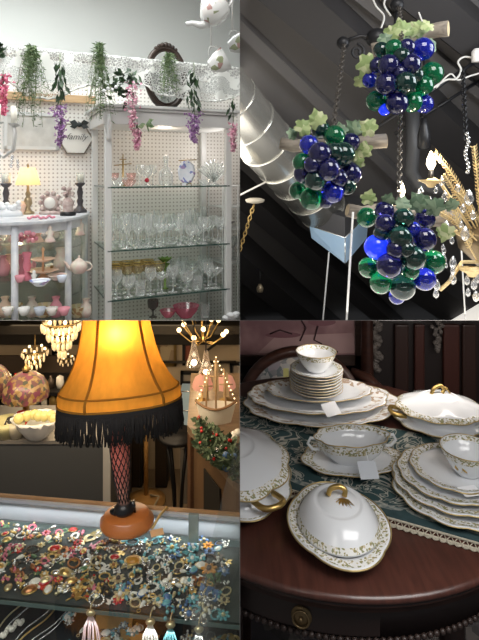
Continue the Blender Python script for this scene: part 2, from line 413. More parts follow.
# top shelf pieces
def onshelf(u, v, k, o=-.15): p = W(u, v, o); return V((p.x, p.y, SH[k]+.0005))
PINKG = thin_glass('pink_glass', (.95,.75,.72), gloss=.5, base=.08, milk=.3, milkcol=(.85,.6,.55))
RED = mat('ruby_red', (.5,.01,.04), .15, coat=.5)
p = onshelf(123, 180, 0, -.2); t = thing('candle_stand', 'gold cross topped candle stand with pinkish glass cups on top shelf', 'candle stand', p)
b = MB().lathe([(.03,0),(.028,.006),(.006,.012),(.005,.15)], 12, p); b.cyl(p+V((-.05,0,.12)), p+V((.05,0,.13)), .003); b.cyl(p+V((-.02,0,.155)), p+V((.02,0,.155)), .003); b.cyl(p+V((0,0,.14)), p+V((0,0,.185)), .003)
part(t, 'frame', b, BRASS)
for dx in (-.05, .05): part(t, 'glass_cup', MB().lathe([(0,0),(.014,.002),(.026,.02),(.03,.045)], 12, p+V((dx, -.01, .03))), PINKG)
put('bowl', onshelf(118, 182, 0, -.1), 'clear cut glass bowl at the left end of the top shelf', 'bowl', scale=.8)
put('bowl', onshelf(129, 182, 0, -.07), 'pink tinted glass bowl beside the gold candle stand', 'bowl', m=PINKG, scale=.62)
p = onshelf(147, 182, 0, -.14); t = thing('red_ball_goblet', 'clear goblet with a ruby red ball in its stem, top shelf', 'goblet', p)
part(t, 'foot', MB().lathe([(.03,0),(.028,.004),(.005,.012),(.005,.02)], 14, p), CLEAR)
part(t, 'red_ball', MB().sphere(p+V((0,0,.032)), .014), RED)
part(t, 'bowl', MB().lathe([(.006,.045),(.02,.055),(.034,.085),(.04,.12)], 14, p), CLEAR)
put('wine', onshelf(140, 182, 0, -.22), 'clear stemmed glass left of the red ball goblet', 'glass', scale=.8)
put('wine', onshelf(153, 182, 0, -.24), 'clear stemmed glass right of the red ball goblet', 'glass', scale=.8)
p = onshelf(166, 183, 0, -.13); t = thing('stoppered_decanter', 'clear cut glass decanter with a pointed stopper on the top shelf', 'decanter', p)
part(t, 'bottle', MB().lathe([(r*.95, z*1.05) for r, z in glass_prof('decanter')], 10, p), CLEAR)
part(t, 'stopper', MB().lathe([(.006,.135),(.010,.148),(.02,.165),(.012,.18),(0,.186)], 8, p), CLEAR)
BLUEF = speckle('blue_floral_china', [(0,(.8,.83,.9)),(.6,(.25,.3,.6)),(.75,(.75,.8,.88)),(.9,(.45,.35,.6))], 60, .2)
p = onshelf(186, 184, 0, -.1); t = thing('floral_plate_on_stand', 'blue floral octagonal china plate propped on a brass stand', 'plate', p)
q = Matrix.Rotation(math.radians(12), 3, 'Y') @ Matrix.Rotation(PI/2 - .2, 3, 'X')
part(t, 'plate', MB().lathe([(0,0),(.05,0),(.066,.008),(.068,.010),(.05,.004),(0,.004)], 8, p+V((0,0,.078)), .85, 1.12, rot=RZ(YA) @ q), BLUEF)
b = MB().tube([p+V((-.03,.03,0)), p+V((-.03,.0,.012)), p+V((.03,.01,.012)), p+V((.03,.04,0))], .003); b.tube([p+V((0,.05,0)), p+V((.01,.045,.15))], .003); b.cyl(p+V((-.05,.04,.15)), p+V((.06,.05,.155)), .003)
part(t, 'stand', b, BRASS)
single('price_tag', MB().box(onshelf(184, 186, 0, -.05)+V((0,0,.008)), (.03,.002,.015), R1), TAGW, 'white price tag at the foot of the blue floral plate', 'tag')
p = onshelf(214, 183, 0, -.14); b = MB()
for k in range(9):
    a = math.radians(-55 + k*13.7); b.tube([p+V((0,0,.02)), p + R1 @ V((math.sin(a)*.10, .0, .03+math.cos(a)*.10)), p + R1 @ V((math.sin(a)*.135, 0, .02+math.cos(a)*.14))], [.008,.012,.003], 6)
b.lathe([(0,0),(.035,0),(.03,.006),(.01,.015),(.015,.03)], 12, p)
single('fan_vase', b, CLEAR, 'fan shaped clear crystal vase at the right of the top shelf', 'vase')
put('bowl', onshelf(205, 184, 0, -.05), 'clear glass bowl in front of the fan shaped vase', 'bowl', scale=.6)
# floor level pieces in the cabinet
DARKG = thin_glass('smoky_glass', (.25,.2,.18), gloss=.5, base=.08, milk=.2, milkcol=(.2,.15,.14)); CRAN = thin_glass('cranberry_glass', (.9,.35,.45), gloss=.5, base=.1, milk=.5, milkcol=(.75,.2,.3))
def onslab(u, v, o): p = W(u, v, o); return V((p.x, p.y, slabz(p.y)))
def stand(u, o, r): p = W(u, 300, o); return V((p.x, p.y, slabz(p.y - r) + .0015))
for u, k, m, L, s in ((153,'goblet',DARKG,'smoky brown footed glass below the lowest shelf',.9), (186,'bowl',CRAN,'cranberry pink glass bowl below the lowest shelf',1.15),
                      (168,'bowl',CRAN,'small pink glass bowl left of the larger cranberry bowl',.7), (205,'tumbler',CLEAR,'clear glass tumbler right of the cranberry bowl',1)):
    put(k, stand(u, -.12, .06), L, 'bowl' if k == 'bowl' else 'glass', m=m, scale=s)
# ---- white wire rack at the right with things in it
b = MB(); s0, s1 = sR + .035, sR + .25; b_bars = MB()
rk = thing('wire_rack', 'white wire rack standing at the right of the cabinet', 'rack', WS((s0+s1)/2, -.35, slabz(3.5)))
for s in (s0, (s0+s1)/2, s1):
    for o in (-.42, -.18): b.cyl(WS(s, o, .35), WS(s, o, 1.50), .004)
part(rk, 'uprights', b, WHITE)
for z in (1.0, 1.22, 1.36, 1.495):
    b = MB()
    for o in (-.42,-.36,-.30,-.24,-.18): b.cyl(WS(s0, o, z), WS(s1, o, z), .003)
    for s in (s0, s1): b.cyl(WS(s, -.42, z), WS(s, -.18, z), .003)
    part(rk, 'wire_shelf', b, WHITE)
p = WS(s0+.05, -.3, 1.2235); b = MB().lathe([(0,0),(.03,0),(.045,.01),(.08,.03),(.085,.034)], 14, p)
single('silver_dish', b, mat('tarnished_silver', (.3,.3,.3), .3, .9), 'dark tarnished silver dish on the white wire rack', 'dish')
for k in range(3):
    p = WS(s0+.03+k*.05, -.25-.03*k, 1.003); single('stemware_glass', MB().lathe(glass_prof('wine'), 14, p), CLEAR, 'clear stemmed glass on the lower wires of the white rack', 'glass', 'glasses on the wire rack')
p = W(236, 318, .02); b = MB()
for k in range(7): b.sphere(p + V((rnd.uniform(-.06,.0), rnd.uniform(-.02,.02), rnd.uniform(.0,.03))), rnd.uniform(.015,.028), 8, 6, (1.3,1,.7))
single('crumpled_paper', b, TAGW, 'crumpled white tissue at the foot of the right post', 'tissue')
# ---- oval mirror standing on the cabinet top
p = W(166, 107, -.16); p.z = 1.957
mr = thing('oval_mirror', 'oval wall mirror in a carved dark brown frame on the cabinet top', 'mirror', p)
cm = p + V((0,0,.20)); rt = RZ(YA) @ Matrix.Rotation(PI/2 - .06, 3, 'X'); WALN = wood('dark_walnut', (.022,.012,.009), (.05,.028,.018), 12, (1,1,1), .35)
b = MB().torus(cm, .175, .016, 40, 8, rt, .68, 1.05); b.torus(cm, .158, .008, 40, 6, rt, .66, 1.03)
for k in range(7):
    a = PI/2 + (k-3)*.17; b.sphere(cm + rt @ V((.185*.69*math.cos(a), .185*1.06*math.sin(a), .01)), .017 - abs(k-3)*.002, 8, 6)
part(mr, 'frame', b, WALN); part(mr, 'mirror_glass', MB().lathe([(0,.004),(.158,.004)], 40, cm, .66, 1.03, rot=rt), MIRROR)
# ---- hanging plants and flowers
LEAF = speckle('fern_green', [(0,(.07,.12,.05)),(.35,(.12,.19,.08)),(.7,(.21,.28,.14))], 90, .6); DLEAF = speckle('deep_green', [(0,(.015,.035,.015)),(.5,(.03,.07,.025))], 60, .5)
STEM = mat('green_stem', (.10,.15,.05), .6)
PUR = speckle('lilac_petals', [(0,(.28,.13,.34)),(.4,(.40,.20,.45)),(.75,(.52,.34,.55))], 120, .6); PNK = speckle('pink_petals', [(0,(.62,.25,.38)),(.4,(.75,.40,.50)),(.75,(.85,.62,.66))], 120, .6)
HPK = speckle('hot_pink_petals', [(0,(.70,.12,.25)),(.5,(.85,.3,.42))], 120, .6)
def fern(label, u, vt, vb, wpx, n, o=.12, m=LEAF, lw=1, name='hanging_fern'):
    top = W(u, vt, .03); top.z = max(top.z, ZP+.012) if vt < 70 else top.z
    t = thing(name, label, 'plant', top); st = MB(); lv = MB(); d = top.y
    for k in range(n):
        end = W(u + rnd.gauss(0, .42)*wpx, vb - abs(rnd.gauss(0, .33))*(vb - vt), o + rnd.uniform(-.02,.05))
        mid = W(u + rnd.gauss(0, .34)*wpx, vt + rnd.uniform(-8, 6), o + rnd.uniform(-.01,.04)); mid.z = max(mid.z, end.z + .02)
        pts = []
        for i in range(13):
            q = i/12; pts.append(top*(1-q)**2 + mid*2*q*(1-q) + end*q*q + V((0,0,0)))
        st.tube(pts, .0011, 3)
        for i in range(1, 13):
            for j in range(3):
                a = rnd.uniform(0, 2*PI); dv = V((math.cos(a), math.sin(a), rnd.uniform(-1.1,.5)))
                lv.leaf(pts[i] + (pts[i-1]-pts[i])*rnd.random(), dv, rnd.uniform(.014,.03)*lw, rnd.uniform(.002,.004)*lw)
    part(t, 'stems', st, STEM); part(t, 'foliage', lv, m, kind=None); return t
fern('long fine green fern spilling over the lace, leftmost of the greens', 32, 47, 135, 20, 34)
fern('thick green fern spilling over the lace above the left cabinet post', 99, 44, 122, 20, 30)
fern('light green feathery fern hanging in front of the oval mirror', 169, 54, 100, 16, 20)
def bloom(label, u, vt, vf, vb, wpx, m, lv_m=DLEAF, o=.13, greens=12, name='hanging_wisteria'):
    top = W(u, vt, .065); t = thing(name, label, 'flowers', top); end = W(u+1, vb, o)
    st = MB().tube([top, W(u, (vt+vf)/2, o-.02), end], .0018, 5); part(t, 'stem', st, STEM)
    lv = MB()
    for k in range(greens):
        q = rnd.uniform(.1, .9); pp = W(u + rnd.gauss(0, 2.5), vt + (vf - vt)*q, o-.01); lv.leaf(pp, V((rnd.uniform(-.6,.6), rnd.uniform(-.6,.2), -1)), rnd.uniform(.04,.07), rnd.uniform(.008,.014))
    part(t, 'leaves', lv, lv_m)
    fl = MB()
    for k in range(150):
        q = rnd.random()**.8; w = wpx*(1 - q*.75)*.55
        pp = W(u + rnd.gauss(0, .55)*w, vf + (vb - vf)*q, o + rnd.uniform(-.03,.03))
        for j in range(3):
            fl.leaf(pp, V((rnd.uniform(-1,1), rnd.uniform(-1,1), rnd.uniform(-1,.6))), rnd.uniform(.010,.018), rnd.uniform(.004,.008))
    part(t, 'flowers', fl, m); return t
bloom('purple wisteria hanging beside the family plaque', 60, 54, 104, 146, 15, PUR, greens=34)
bloom('purple wisteria hanging near the right cabinet post', 194, 62, 112, 142, 13, PUR, greens=30)
bloom('pink wisteria spray hanging at the middle of the cabinet top', 132, 72, 80, 127, 17, PNK, greens=10)
bloom('short pale pink wisteria tip below the pink spray', 137, 116, 128, 149, 8, PNK, o=.10, greens=3)
bloom('pink wisteria hanging at the far right beside the cabinet', 233, 96, 122, 151, 8, PNK, greens=8)
bloom('hot pink blossom spray hanging at the far left edge', 3, 70, 74, 115, 14, HPK, o=.16, greens=6)
t = thing('silk_rose_sprig', 'dark leaved sprig with white buds lying before the pink wisteria', 'plant', W(121, 100, .10)); lv = MB(); bd = []
for k in range(60):
    pp = W(121 + rnd.gauss(0, 7), 86 + rnd.gauss(0, 8), .11); lv.leaf(pp, V((rnd.uniform(-1,1), rnd.uniform(-.5,.5), rnd.uniform(-1,.8))), rnd.uniform(.03,.05), rnd.uniform(.010,.016))
for k in range(5): bd.append(MB().sphere(W(100 + k*4, 85 + rnd.uniform(-6, 6), .14), .010, 8, 6))
part(t, 'leaves', lv, DLEAF); each(t, 'bud', bd, CHINA)
t = thing('green_leaf_sprig', 'small sprig of three broad green leaves under the cornice', 'plant', W(146, 124, .1)); lv = MB()
for du, dv in ((-6,2),(5,-3),(8,3),(2,5)): lv.leaf(W(146, 124, .1), W(146+du, 124+dv, .1) - W(146, 124, .1), .05, .018, V((0,.3,1)))
part(t, 'leaves', lv, LEAF)
for u, v, L in ((0, 50, 'dark green leaf cluster at the far left end of the lace'),):
    b = MB()
    for k in range(30): b.leaf(W(u + rnd.gauss(0,3), v + rnd.gauss(0,5), .08), V((rnd.uniform(-1,1), -.4, rnd.uniform(-1,1))), .04, .013)
    single('leaf_cluster', b, DLEAF, L, 'plant')
# ---- family plaque on the pegboard
p = W(75.5, 139, -.46); hx = thing('hexagon_plaque', 'white hexagonal wooden plaque lettered family with a dark bow', 'sign', p)
k = px(15.5, p.y); pts = [p + R1 @ V((k*1.02*math.cos(a), 0, k*1.02*math.sin(a))) for a in [PI/3*i for i in range(6)]]
part(hx, 'board', MB().poly(pts, N1*.012), mat('plaque_white', (.72,.70,.66), .6)); 
pts2 = [p + (q-p)*1.06 for q in pts]; part(hx, 'edge', MB().tube([q + N1*.006 for q in pts2], .005, 6, True), mat('grey_wood_edge', (.25,.21,.17), .6))
tx = text_mb('family', .052, .4, .0003); tx.moved(p + N1*.0135 + V((.005,0,.012)), RZ(YA) @ Matrix.Rotation(PI/2, 3, 'X')); part(hx, 'lettering', tx, mat('grey_ink', (.12,.12,.12), .7))
bw = MB(); bp = p + N1*.02 + R1 @ V((.02,0,k*.92)); 
for sx in (-1, 1): bw.leaf(bp, R1 @ V((sx, 0, .25)), .06, .024, V((0,0,1))); bw.leaf(bp, R1 @ V((sx*.9, -.1, -.25)), .06, .02, V((0,0,1)))
bw.sphere(bp, .016); part(hx, 'bow', bw, mat('dark_ribbon', (.03,.035,.035), .6))
p = W(32, 131, -.462); fr = thing('white_picture_frame', 'pale framed picture hung on the pegboard at left', 'picture', p); ww, hh = px(22, p.y)*1.1, px(17, p.y); b = MB()
for a, c_ in (((-ww,0,-hh),(ww,0,-hh)),((-ww,0,hh),(ww,0,hh)),((-ww,0,-hh),(-ww,0,hh)),((ww,0,-hh),(ww,0,hh))):
    m_ = (V(a)+V(c_))/2; b.box(p + R1 @ m_, (abs(a[0]-c_[0])+.02, .012, abs(a[2]-c_[2])+.02), R1)
part(fr, 'frame', b, WHITE); part(fr, 'picture', MB().box(p, (ww*2, .004, hh*2), R1), mat('pale_print', (.46,.45,.43), .6, noise=(14,(.66,.65,.62),.2)))
# ---- curio cabinet with rounded front
ZC = 1.35; pr_ = W(92, 210, -.455); sc_ = S_of(pr_) - .445; CA, CB = .42, .60
def CU(a, z, k=1.0): return WS(sc_ + CA*k*math.cos(a), -.455 + CB*k*math.sin(a), z)
cu = thing('curio_cabinet', 'white painted bow fronted curio cabinet with glass panes, full of china', 'cabinet', CU(PI/2, slabz(2.6), .5))
n = 40; top = [CU(PI*i/n, ZC, 1.0) for i in range(n+1)]
WEAR = mat('worn_white_paint', (.74,.76,.79), .5, noise=(14, (.55,.58,.64), .45))
part(cu, 'top', MB().poly([V((q.x,q.y,ZC-.018)) for q in top], (0,0,.018)), WEAR, bevel=.004)
b = MB()
b.surf(lambda i, j: CU(PI*i, ZC-.018 - .045*j, .955), 40, 2); part(cu, 'top_rail', b, WEAR)
AN = [0.03, .62, 1.02, 1.86, 2.2, 3.0]
def ang_u(u):
    best = min((abs(U0 + F*CU(.01*k, 1.2, .95).x/CU(.01*k, 1.2, .95).y - u), .01*k) for k in range(0, 250)); return best[1]
for a in (.035, ang_u(68), ang_u(15), 2.5, 3.05):
    part(cu, 'stile', MB().tube([CU(a, .35, .95), CU(a, ZC-.018, .95)], .018, 8), WEAR)
b = MB(); b.surf(lambda i, j: CU(.03+3.08*i, .5 + (ZC-.06-.5)*j, .94), 40, 1); part(cu, 'curved_pane', b, PANE)
part(cu, 'mirror_back', wbox(MB(), sc_-CA*.97, sc_+CA*.97, -.468, -.455, .4, ZC-.02), mat('dim_mirror', (.62,.62,.60), .12, .8))
SC1, SC2 = 1.237, 1.06
for z in (SC1, SC2):
    pts = [CU(PI*i/24, z-.006, .92) for i in range(25)]; sh = part(cu, 'glass_shelf', MB().poly(pts, (0,0,.005)), SHELFG)
b = MB().box(CU(1.15, 1.10, .95), (.012,.012,.03)); part(cu, 'door_catch', b, BRASS)
def cpos(u, v, z): return Pz(u, v, z)
PKC = mat('pink_china', (.72,.30,.36), .25, coat=.4); PCH = mat('peach_china', (.80,.55,.42), .3, coat=.4); CRM = mat('cream_china', (.80,.76,.66), .25, coat=.4, noise=(25,(.75,.55,.5),.5)); DGRY = mat('dark_bronze', (.06,.055,.06), .4)
# things inside, top tier
b = MB(); q = P(24, 236, 2.55); q.z = SC1
for k in range(26): b.sphere(q + V((rnd.uniform(-.05,.05), rnd.uniform(-.02,.04), .012+rnd.random()*.05)), .012, 7, 5)
single('pink_rose_posy', b, PKC, 'pink rose posy on the upper shelf inside the curio cabinet', 'ornament')
for u, L, m in ((38, 'peach china figurine on the upper curio shelf', PCH), (50, 'cream china figurine near the right of the upper curio shelf', CRM), (10, 'cream china bird at the left of the upper curio shelf', CRM)):
    q = P(u, 240, 2.62); q.z = SC1 + .0005; single('china_figurine', MB().lathe([(0,0),(.03,.0),(.026,.01),(.014,.03),(.02,.05),(.008,.062),(.012,.072),(0,.084)], 12, q), m, L, 'figurine')
# lower tier
q = P(43, 280, 2.58); q.z = SC2 + .0005; t = thing('tiered_cake_stand', 'peach two tier cake stand on the lower curio shelf', 'cake stand', q)
for z, r in ((.03, .075), (.085, .058)): part(t, 'tier', MB().lathe([(.01,z),(r*.6,z+.003),(r,z+.014),(r*1.02,z+.016),(r*.6,z+.008),(0,z+.006)], 20, q, scal=(.05,10)), PCH)
part(t, 'pole', MB().lathe([(0,0),(.03,.0),(.026,.008),(.006,.03),(.005,.135),(.009,.145),(0,.16)], 12, q), mat('pole_gilt', (.6,.35,.2), .4))
for u, L, s in ((27, 'tall pink glass vase on the lower curio shelf', 1.0), (22, 'slim pink glass vase at the left of the lower curio shelf', .8)):
    q = P(u, 285, 2.55 if u == 27 else 2.66); q.z = SC2 + .0005; single('pink_vase', MB().lathe([(0,0),(.028*s,0),(.024*s,.015),(.012,.04),(.022*s,.07),(.014,.10),(.024*s,.135*s)], 14, q), mat('rose_glass', (.65,.2,.27), .15, coat=.6), L, 'vase')
def teapot(label, q, s, m, name='china_teapot', flip=1, tilt=None, group=None, floral=None):
    t = thing(name, label, 'teapot', q); rt = tilt if tilt is not None else Matrix.Identity(3)
    def X(mb): return mb.moved(q, rt)
    part(t, 'body', X(MB().lathe([(0,.0),(.6*s,.0),(.62*s,.06*s),(.85*s,.3*s),(1.0*s,.7*s),(.92*s,1.1*s),(.6*s,1.42*s),(.45*s,1.5*s)], 24)), floral or m)
    part(t, 'lid', X(MB().lathe([(.47*s,1.5*s),(.42*s,1.6*s),(.2*s,1.74*s),(.08*s,1.8*s),(.16*s,1.94*s),(.10*s,2.04*s),(0,2.06*s)], 18)), m)
    part(t, 'spout', X(MB().tube([V((-flip*.8*s,0,.45*s)), V((-flip*1.25*s,0,.7*s)), V((-flip*1.5*s,0,1.15*s)), V((-flip*1.85*s,0,1.4*s))], [.3*s,.24*s,.16*s,.13*s], 10)), m)
    part(t, 'handle', X(MB().tube([V((flip*(.75+.75*math.sin(a))*s, 0, (.8+.5*math.cos(a))*s)) for a in [PI*i/10 for i in range(11)]], .09*s, 8)), m)
    return t
q = P(79, 278, 2.72); q.z = SC2+.0005; teapot('cream china teapot with floral spray inside the curio, right side', q, .045, CRM)
q = P(61, 281, 2.78); q.z = SC2+.0005; single('white_pitcher', MB().lathe([(0,0),(.03,0),(.04,.03),(.036,.07),(.022,.095),(.03,.125)], 16, q), CRM, 'cream china pitcher beside the curio mirror', 'pitcher')
for u, du, L in ((40, 2.42, 'pale blue rimmed bowl in front of the cake stand'), (57, 2.55, 'cream rimmed bowl right of the cake stand')):
    q = P(u, 290, du); q.z = SC2+.0005; single('china_bowl', MB().lathe([(0,.004),(.02,0),(.028,.006),(.045,.026),(.048,.028),(.028,.010),(0,.008)], 18, q), BLUEF if u == 40 else CRM, L, 'bowl')
q = P(80, 300, 2.9); q.z = SC1+.0005; single('china_figurine', MB().lathe([(0,0),(.03,.0),(.026,.01),(.016,.04),(.022,.06),(.008,.075),(.012,.085),(0,.095)], 12, q), CRM, 'white china figurine in the right pane of the curio', 'figurine')
for i, u in enumerate((5, 12, 32, 44, 56, 78, 86)):
    dd = 2.62 if u < 70 else 2.85; q = P(u, 330, dd); q.z = slabz(dd - .06) + .002
    if i % 2: single('gilt_bowl', MB().lathe([(0,.0),(.03,0),(.034,.01),(.05,.05),(.052,.06)], 16, q), speckle('gilt_mosaic', [(0,(.75,.65,.4)),(.4,(.8,.72,.6)),(.7,(.5,.3,.15))], 50, .25), f'gold flecked china bowl at the bottom of the curio, {NTH[i//2]} from left', 'bowl', 'gold flecked bowls')
    else: single('china_vase', MB().lathe([(0,.0),(.024,0),(.033,.026),(.029,.06),(.014,.082),(.021,.10)], 16, q), (PCH, CRM, PKC, CRM)[i//2], f'{("peach","cream","pink","white")[i//2]} china vase at the bottom of the curio cabinet', 'vase')
for i, u in enumerate((3, 9)):
    q = P(u, 280, 2.66+.05*i); q.z = SC2+.0005; single('china_vase', MB().lathe([(0,.0),(.026,0),(.036,.03),(.03,.06),(.014,.085),(.02,.10)], 14, q), (PKC, PCH)[i], ('pink china vase behind the leftmost curio pane', 'peach china vase behind the leftmost curio pane')[i], 'vase')
# many small pieces filling the curio shelves
CUPB = mat('pale_blue_china', (.62,.68,.78), .2, coat=.4); ROSE = speckle('rose_china', [(0,(.78,.74,.70)),(.5,(.70,.40,.42)),(.7,(.80,.76,.72)),(.88,(.35,.42,.28))], 60, .25); WHT = mat('milk_china', (.82,.82,.80), .2, coat=.4)
def small(kind, u, d, z, m, L):
    q = P(u, 260, d); q.z = z
    pr = {'cup': [(0,0),(.014,0),(.02,.012),(.025,.032),(.023,.032),(.012,.006),(0,.005)], 'figurine': [(0,0),(.018,0),(.016,.006),(.009,.02),(.014,.034),(.006,.044),(.009,.052),(0,.060)], 'jar': [(0,0),(.018,0),(.023,.014),(.019,.034),(.008,.038),(.006,.046),(0,.048)], 'saucer': [(0,0),(.012,0),(.03,.006),(.031,.008),(.012,.003),(0,.003)]}[kind]
    single('china_' + kind, MB().lathe(pr, 14, q), m, L, kind)
N_ = 0
for z, nm, rows in ((SC1+.0006, 'upper', ((2.76, (4,14,30,44,56)), )), (SC2+.0006, 'lower', ((2.80, (6,16,34,50,70,76)), (2.50, (20,34,62)))), ):
    for d, us in rows:
        for i, u in enumerate(us):
            kd = ('cup','figurine','jar','cup')[(i + N_) % 4]; ci = (i*2 + N_) % 4; N_ += 1
            small(kd, u, d, z, (ROSE, CUPB, WHT, PKC)[ci], f'small {("rose patterned","pale blue","white","pink")[ci]} china {kd}, {NTH[i]} from left in the {"back" if d > 2.7 else "front"} row, {nm} curio shelf')
for i, u in enumerate((8, 24, 40, 52, 64)):
    q = P(u, 320, 2.48); q.z = slabz(2.40) + .002; single('china_cup', MB().lathe([(0,0),(.016,0),(.022,.014),(.029,.036),(.027,.036),(.012,.006),(0,.005)], 14, q), (ROSE, WHT, CUPB, ROSE, PKC)[i], f'small {("rose patterned","white","pale blue","rose patterned","pink")[i]} teacup, {NTH[i]} from left along the bottom front of the curio', 'cup')
# ---- on the curio top
q = Pz(28, 214.2, ZC); q.z += .0005; lm = thing('boudoir_lamp', 'small lit table lamp with a cream pleated shade on the curio', 'lamp', q)
part(lm, 'base', MB().lathe([(0,0),(.035,0),(.035,.012),(.018,.02),(.012,.04),(.024,.06),(.02,.085),(.010,.10),(.016,.115),(.008,.13),(.006,.175)], 16, q), mat('antique_gilt', (.42,.33,.20), .35, .6))
CRSH = shade_mat('cream_shade', (.80,.66,.42), (.90,.66,.36), .55, .12)
part(lm, 'lamp_shade', MB().lathe([(.067,.165),(.064,.18),(.050,.23),(.038,.262)], 30, q, scal=(.03,24)), CRSH); part(lm, 'bulb', MB().sphere(q+V((0,0,.20)), .014), BULB)
part(lm, 'finial', MB().lathe([(.003,.26),(.007,.275),(0,.29)], 8, q), BRASS)
point('boudoir_lamp_light', q + V((0,0,.215)), .55, (1,.72,.4), .02)
def candlestick(label, u, v, s=1):
    q = Pz(u, v, ZC); q.z += .0005; t = thing('candlestick', label, 'candlestick', q)
    part(t, 'stick', MB().lathe([(0,0),(.04*s,0),(.04*s,.012),(.022*s,.03),(.014*s,.045),(.02*s,.07),(.012*s,.085),(.018*s,.12),(.010*s,.15),(.028*s,.165),(.03*s,.175),(0,.176)], 16, q), DGRY)
    part(t, 'glass_cup', MB().lathe([(.024*s,.176),(.026*s,.235)], 16, q), CLEAR); part(t, 'candle', MB().lathe([(0,.177),(.02*s,.177),(.02*s,.225),(0,.226)], 14, q), mat('ivory_wax', (.78,.74,.64), .5))
candlestick('dark bronze candlestick with pale candle at the right of the curio top', 80, 212.6)
candlestick('dark bronze candlestick with pale candle at the left edge of the curio top', 6, 214.8)
q = Pz(51, 214.3, ZC); q.z += .0005; t = thing('mantel_clock', 'ornate pale pink china mantel clock with scrolls on the curio', 'clock', q)
b = MB().lathe([(0,0),(.07,0),(.068,.012),(.05,.02)], 16, q, 1, .5); b.sphere(q+V((0,0,.065)), .05, 14, 10, (1,.45,1))
for k in range(10): a = 2*PI*k/10; b.sphere(q + V((.056*math.cos(a), -.01, .065+.056*math.sin(a))), .014, 7, 5)
SHB = mat('shabby_china', (.62,.54,.50), .35, noise=(40,(.4,.28,.26),.3)); part(t, 'case', b, SHB); part(t, 'dial', MB().lathe([(0,.0),(.03,.0),(.032,-.004)], 20, q+V((0,-.024,.065)), rot=Matrix.Rotation(PI/2,3,'X')), mat('dial', (.75,.73,.68), .4))
q = Pz(68, 215.5, ZC); q.z += .0005; t = thing('floral_figurine', 'flower topped china figurine on a black stand beside the clock', 'figurine', q)
part(t, 'stand', MB().lathe([(0,0),(.042,0),(.042,.016),(.034,.022),(0,.022)], 16, q), BLACK)
b = MB().lathe([(.03,.022),(.026,.04),(.034,.07),(.022,.09),(.01,.10)], 12, q)
for k in range(24): b.sphere(q + V((rnd.gauss(0,.016), rnd.gauss(0,.012), .10+rnd.random()*.05)), rnd.uniform(.007,.012), 6, 5)
b.cyl(q+V((0,0,.12)), q+V((.012,0,.185)), .004); part(t, 'figure', b, SHB)
q = Pz(8, 216, ZC); q.z += .0005; b = MB(); b.lathe([(0,0),(.075,0),(.07,.02),(.05,.04),(.02,.055),(0,.055)], 14, q, 1.1, .6)
for k in range(14): b.sphere(q + V((rnd.uniform(-.06,.06), rnd.uniform(-.03,.02), .04+rnd.random()*.03)), .016, 7, 5)
single('white_ornament', b, CHINA, 'white flower encrusted china ornament at the left of the curio top', 'ornament')
q = Pz(22, 214.5, ZC); q.z += .0005; b = MB().lathe([(0,0),(.022,0),(.02,.01),(.014,.03),(.024,.05),(.014,.07),(0,.075)], 12, q)
single('small_pink_figurine', b, PCH, 'little pink figurine between the white ornament and the lamp', 'figurine')
b = MB(); strand = []
for k in range(34):
    q = Pz(28 + k*.8, 218.3 + .7*math.sin(k*.9) + .8*math.sin(k*.37+1), ZC) + V((0,0,.006)); strand.append(q); b.sphere(q, .0062, 7, 5)
b.tube([p_ for p_ in strand], .0012, 4)
single('pink_bead_strand', b, mat('pink_beads', (.75,.30,.38), .3), 'strand of pink beads lying along the curio top', 'beads')
# ---- hanging teapot and cups, upper right
FLOR = speckle('floral_porcelain', [(0,(.74,.75,.74)),(.70,(.74,.75,.74)),(.82,(.45,.28,.26)),(.88,(.30,.34,.2)),(.94,(.74,.72,.7))], 45, .18)
CREAMP = mat('grey_porcelain', (.66,.67,.66), .18, coat=.4)
q = P(223, 19, 2.0); tl = Matrix.Rotation(math.radians(-45), 3, 'Y')
tp = teapot('white floral teapot tilted to pour, hanging from a ribbon at the top right', q, .062, CREAMP, 'hanging_teapot', 1, tl, floral=FLOR)
part(tp, 'hanging_ribbon', MB().tube([q+V((.03,0,.06)), q+V((.03,0,3.08-q.z))], .004, 6), WHITE)
def hcup(label, u, v, d, s, tilt, hs):
    q = P(u, v, d); t = thing('hanging_cup', label, 'cup', q); rt = Matrix.Rotation(tilt, 3, 'Y')
    b = MB().lathe([(0,0),(.5*s,0),(.55*s,.12*s),(.85*s,.7*s),(1*s,1.5*s),(.96*s,1.5*s),(.8*s,.7*s),(.4*s,.2*s),(0,.18*s)], 22); part(t, 'bowl', b.moved(q, rt), FLOR)
    pts = [V((hs*(.8+.6*math.sin(a))*s, 0, (.85+.45*math.cos(a))*s)) for a in [PI*i/10 for i in range(11)]]
    part(t, 'handle', MB().tube(pts, .07*s, 8).moved(q, rt), CREAMP); h = q + rt @ V((hs*1.4*s, 0, .85*s))
    part(t, 'hanging_ribbon', MB().tube([h, V((h.x, h.y, 3.08))], .0035, 6), WHITE)
hcup('white floral teacup hanging by its handle in front of the lace', 210, 67, 2.1, .050, math.radians(62), -1)
hcup('white teacup hanging by its handle at the right wall', 229, 47, 2.1, .042, math.radians(70), -1)
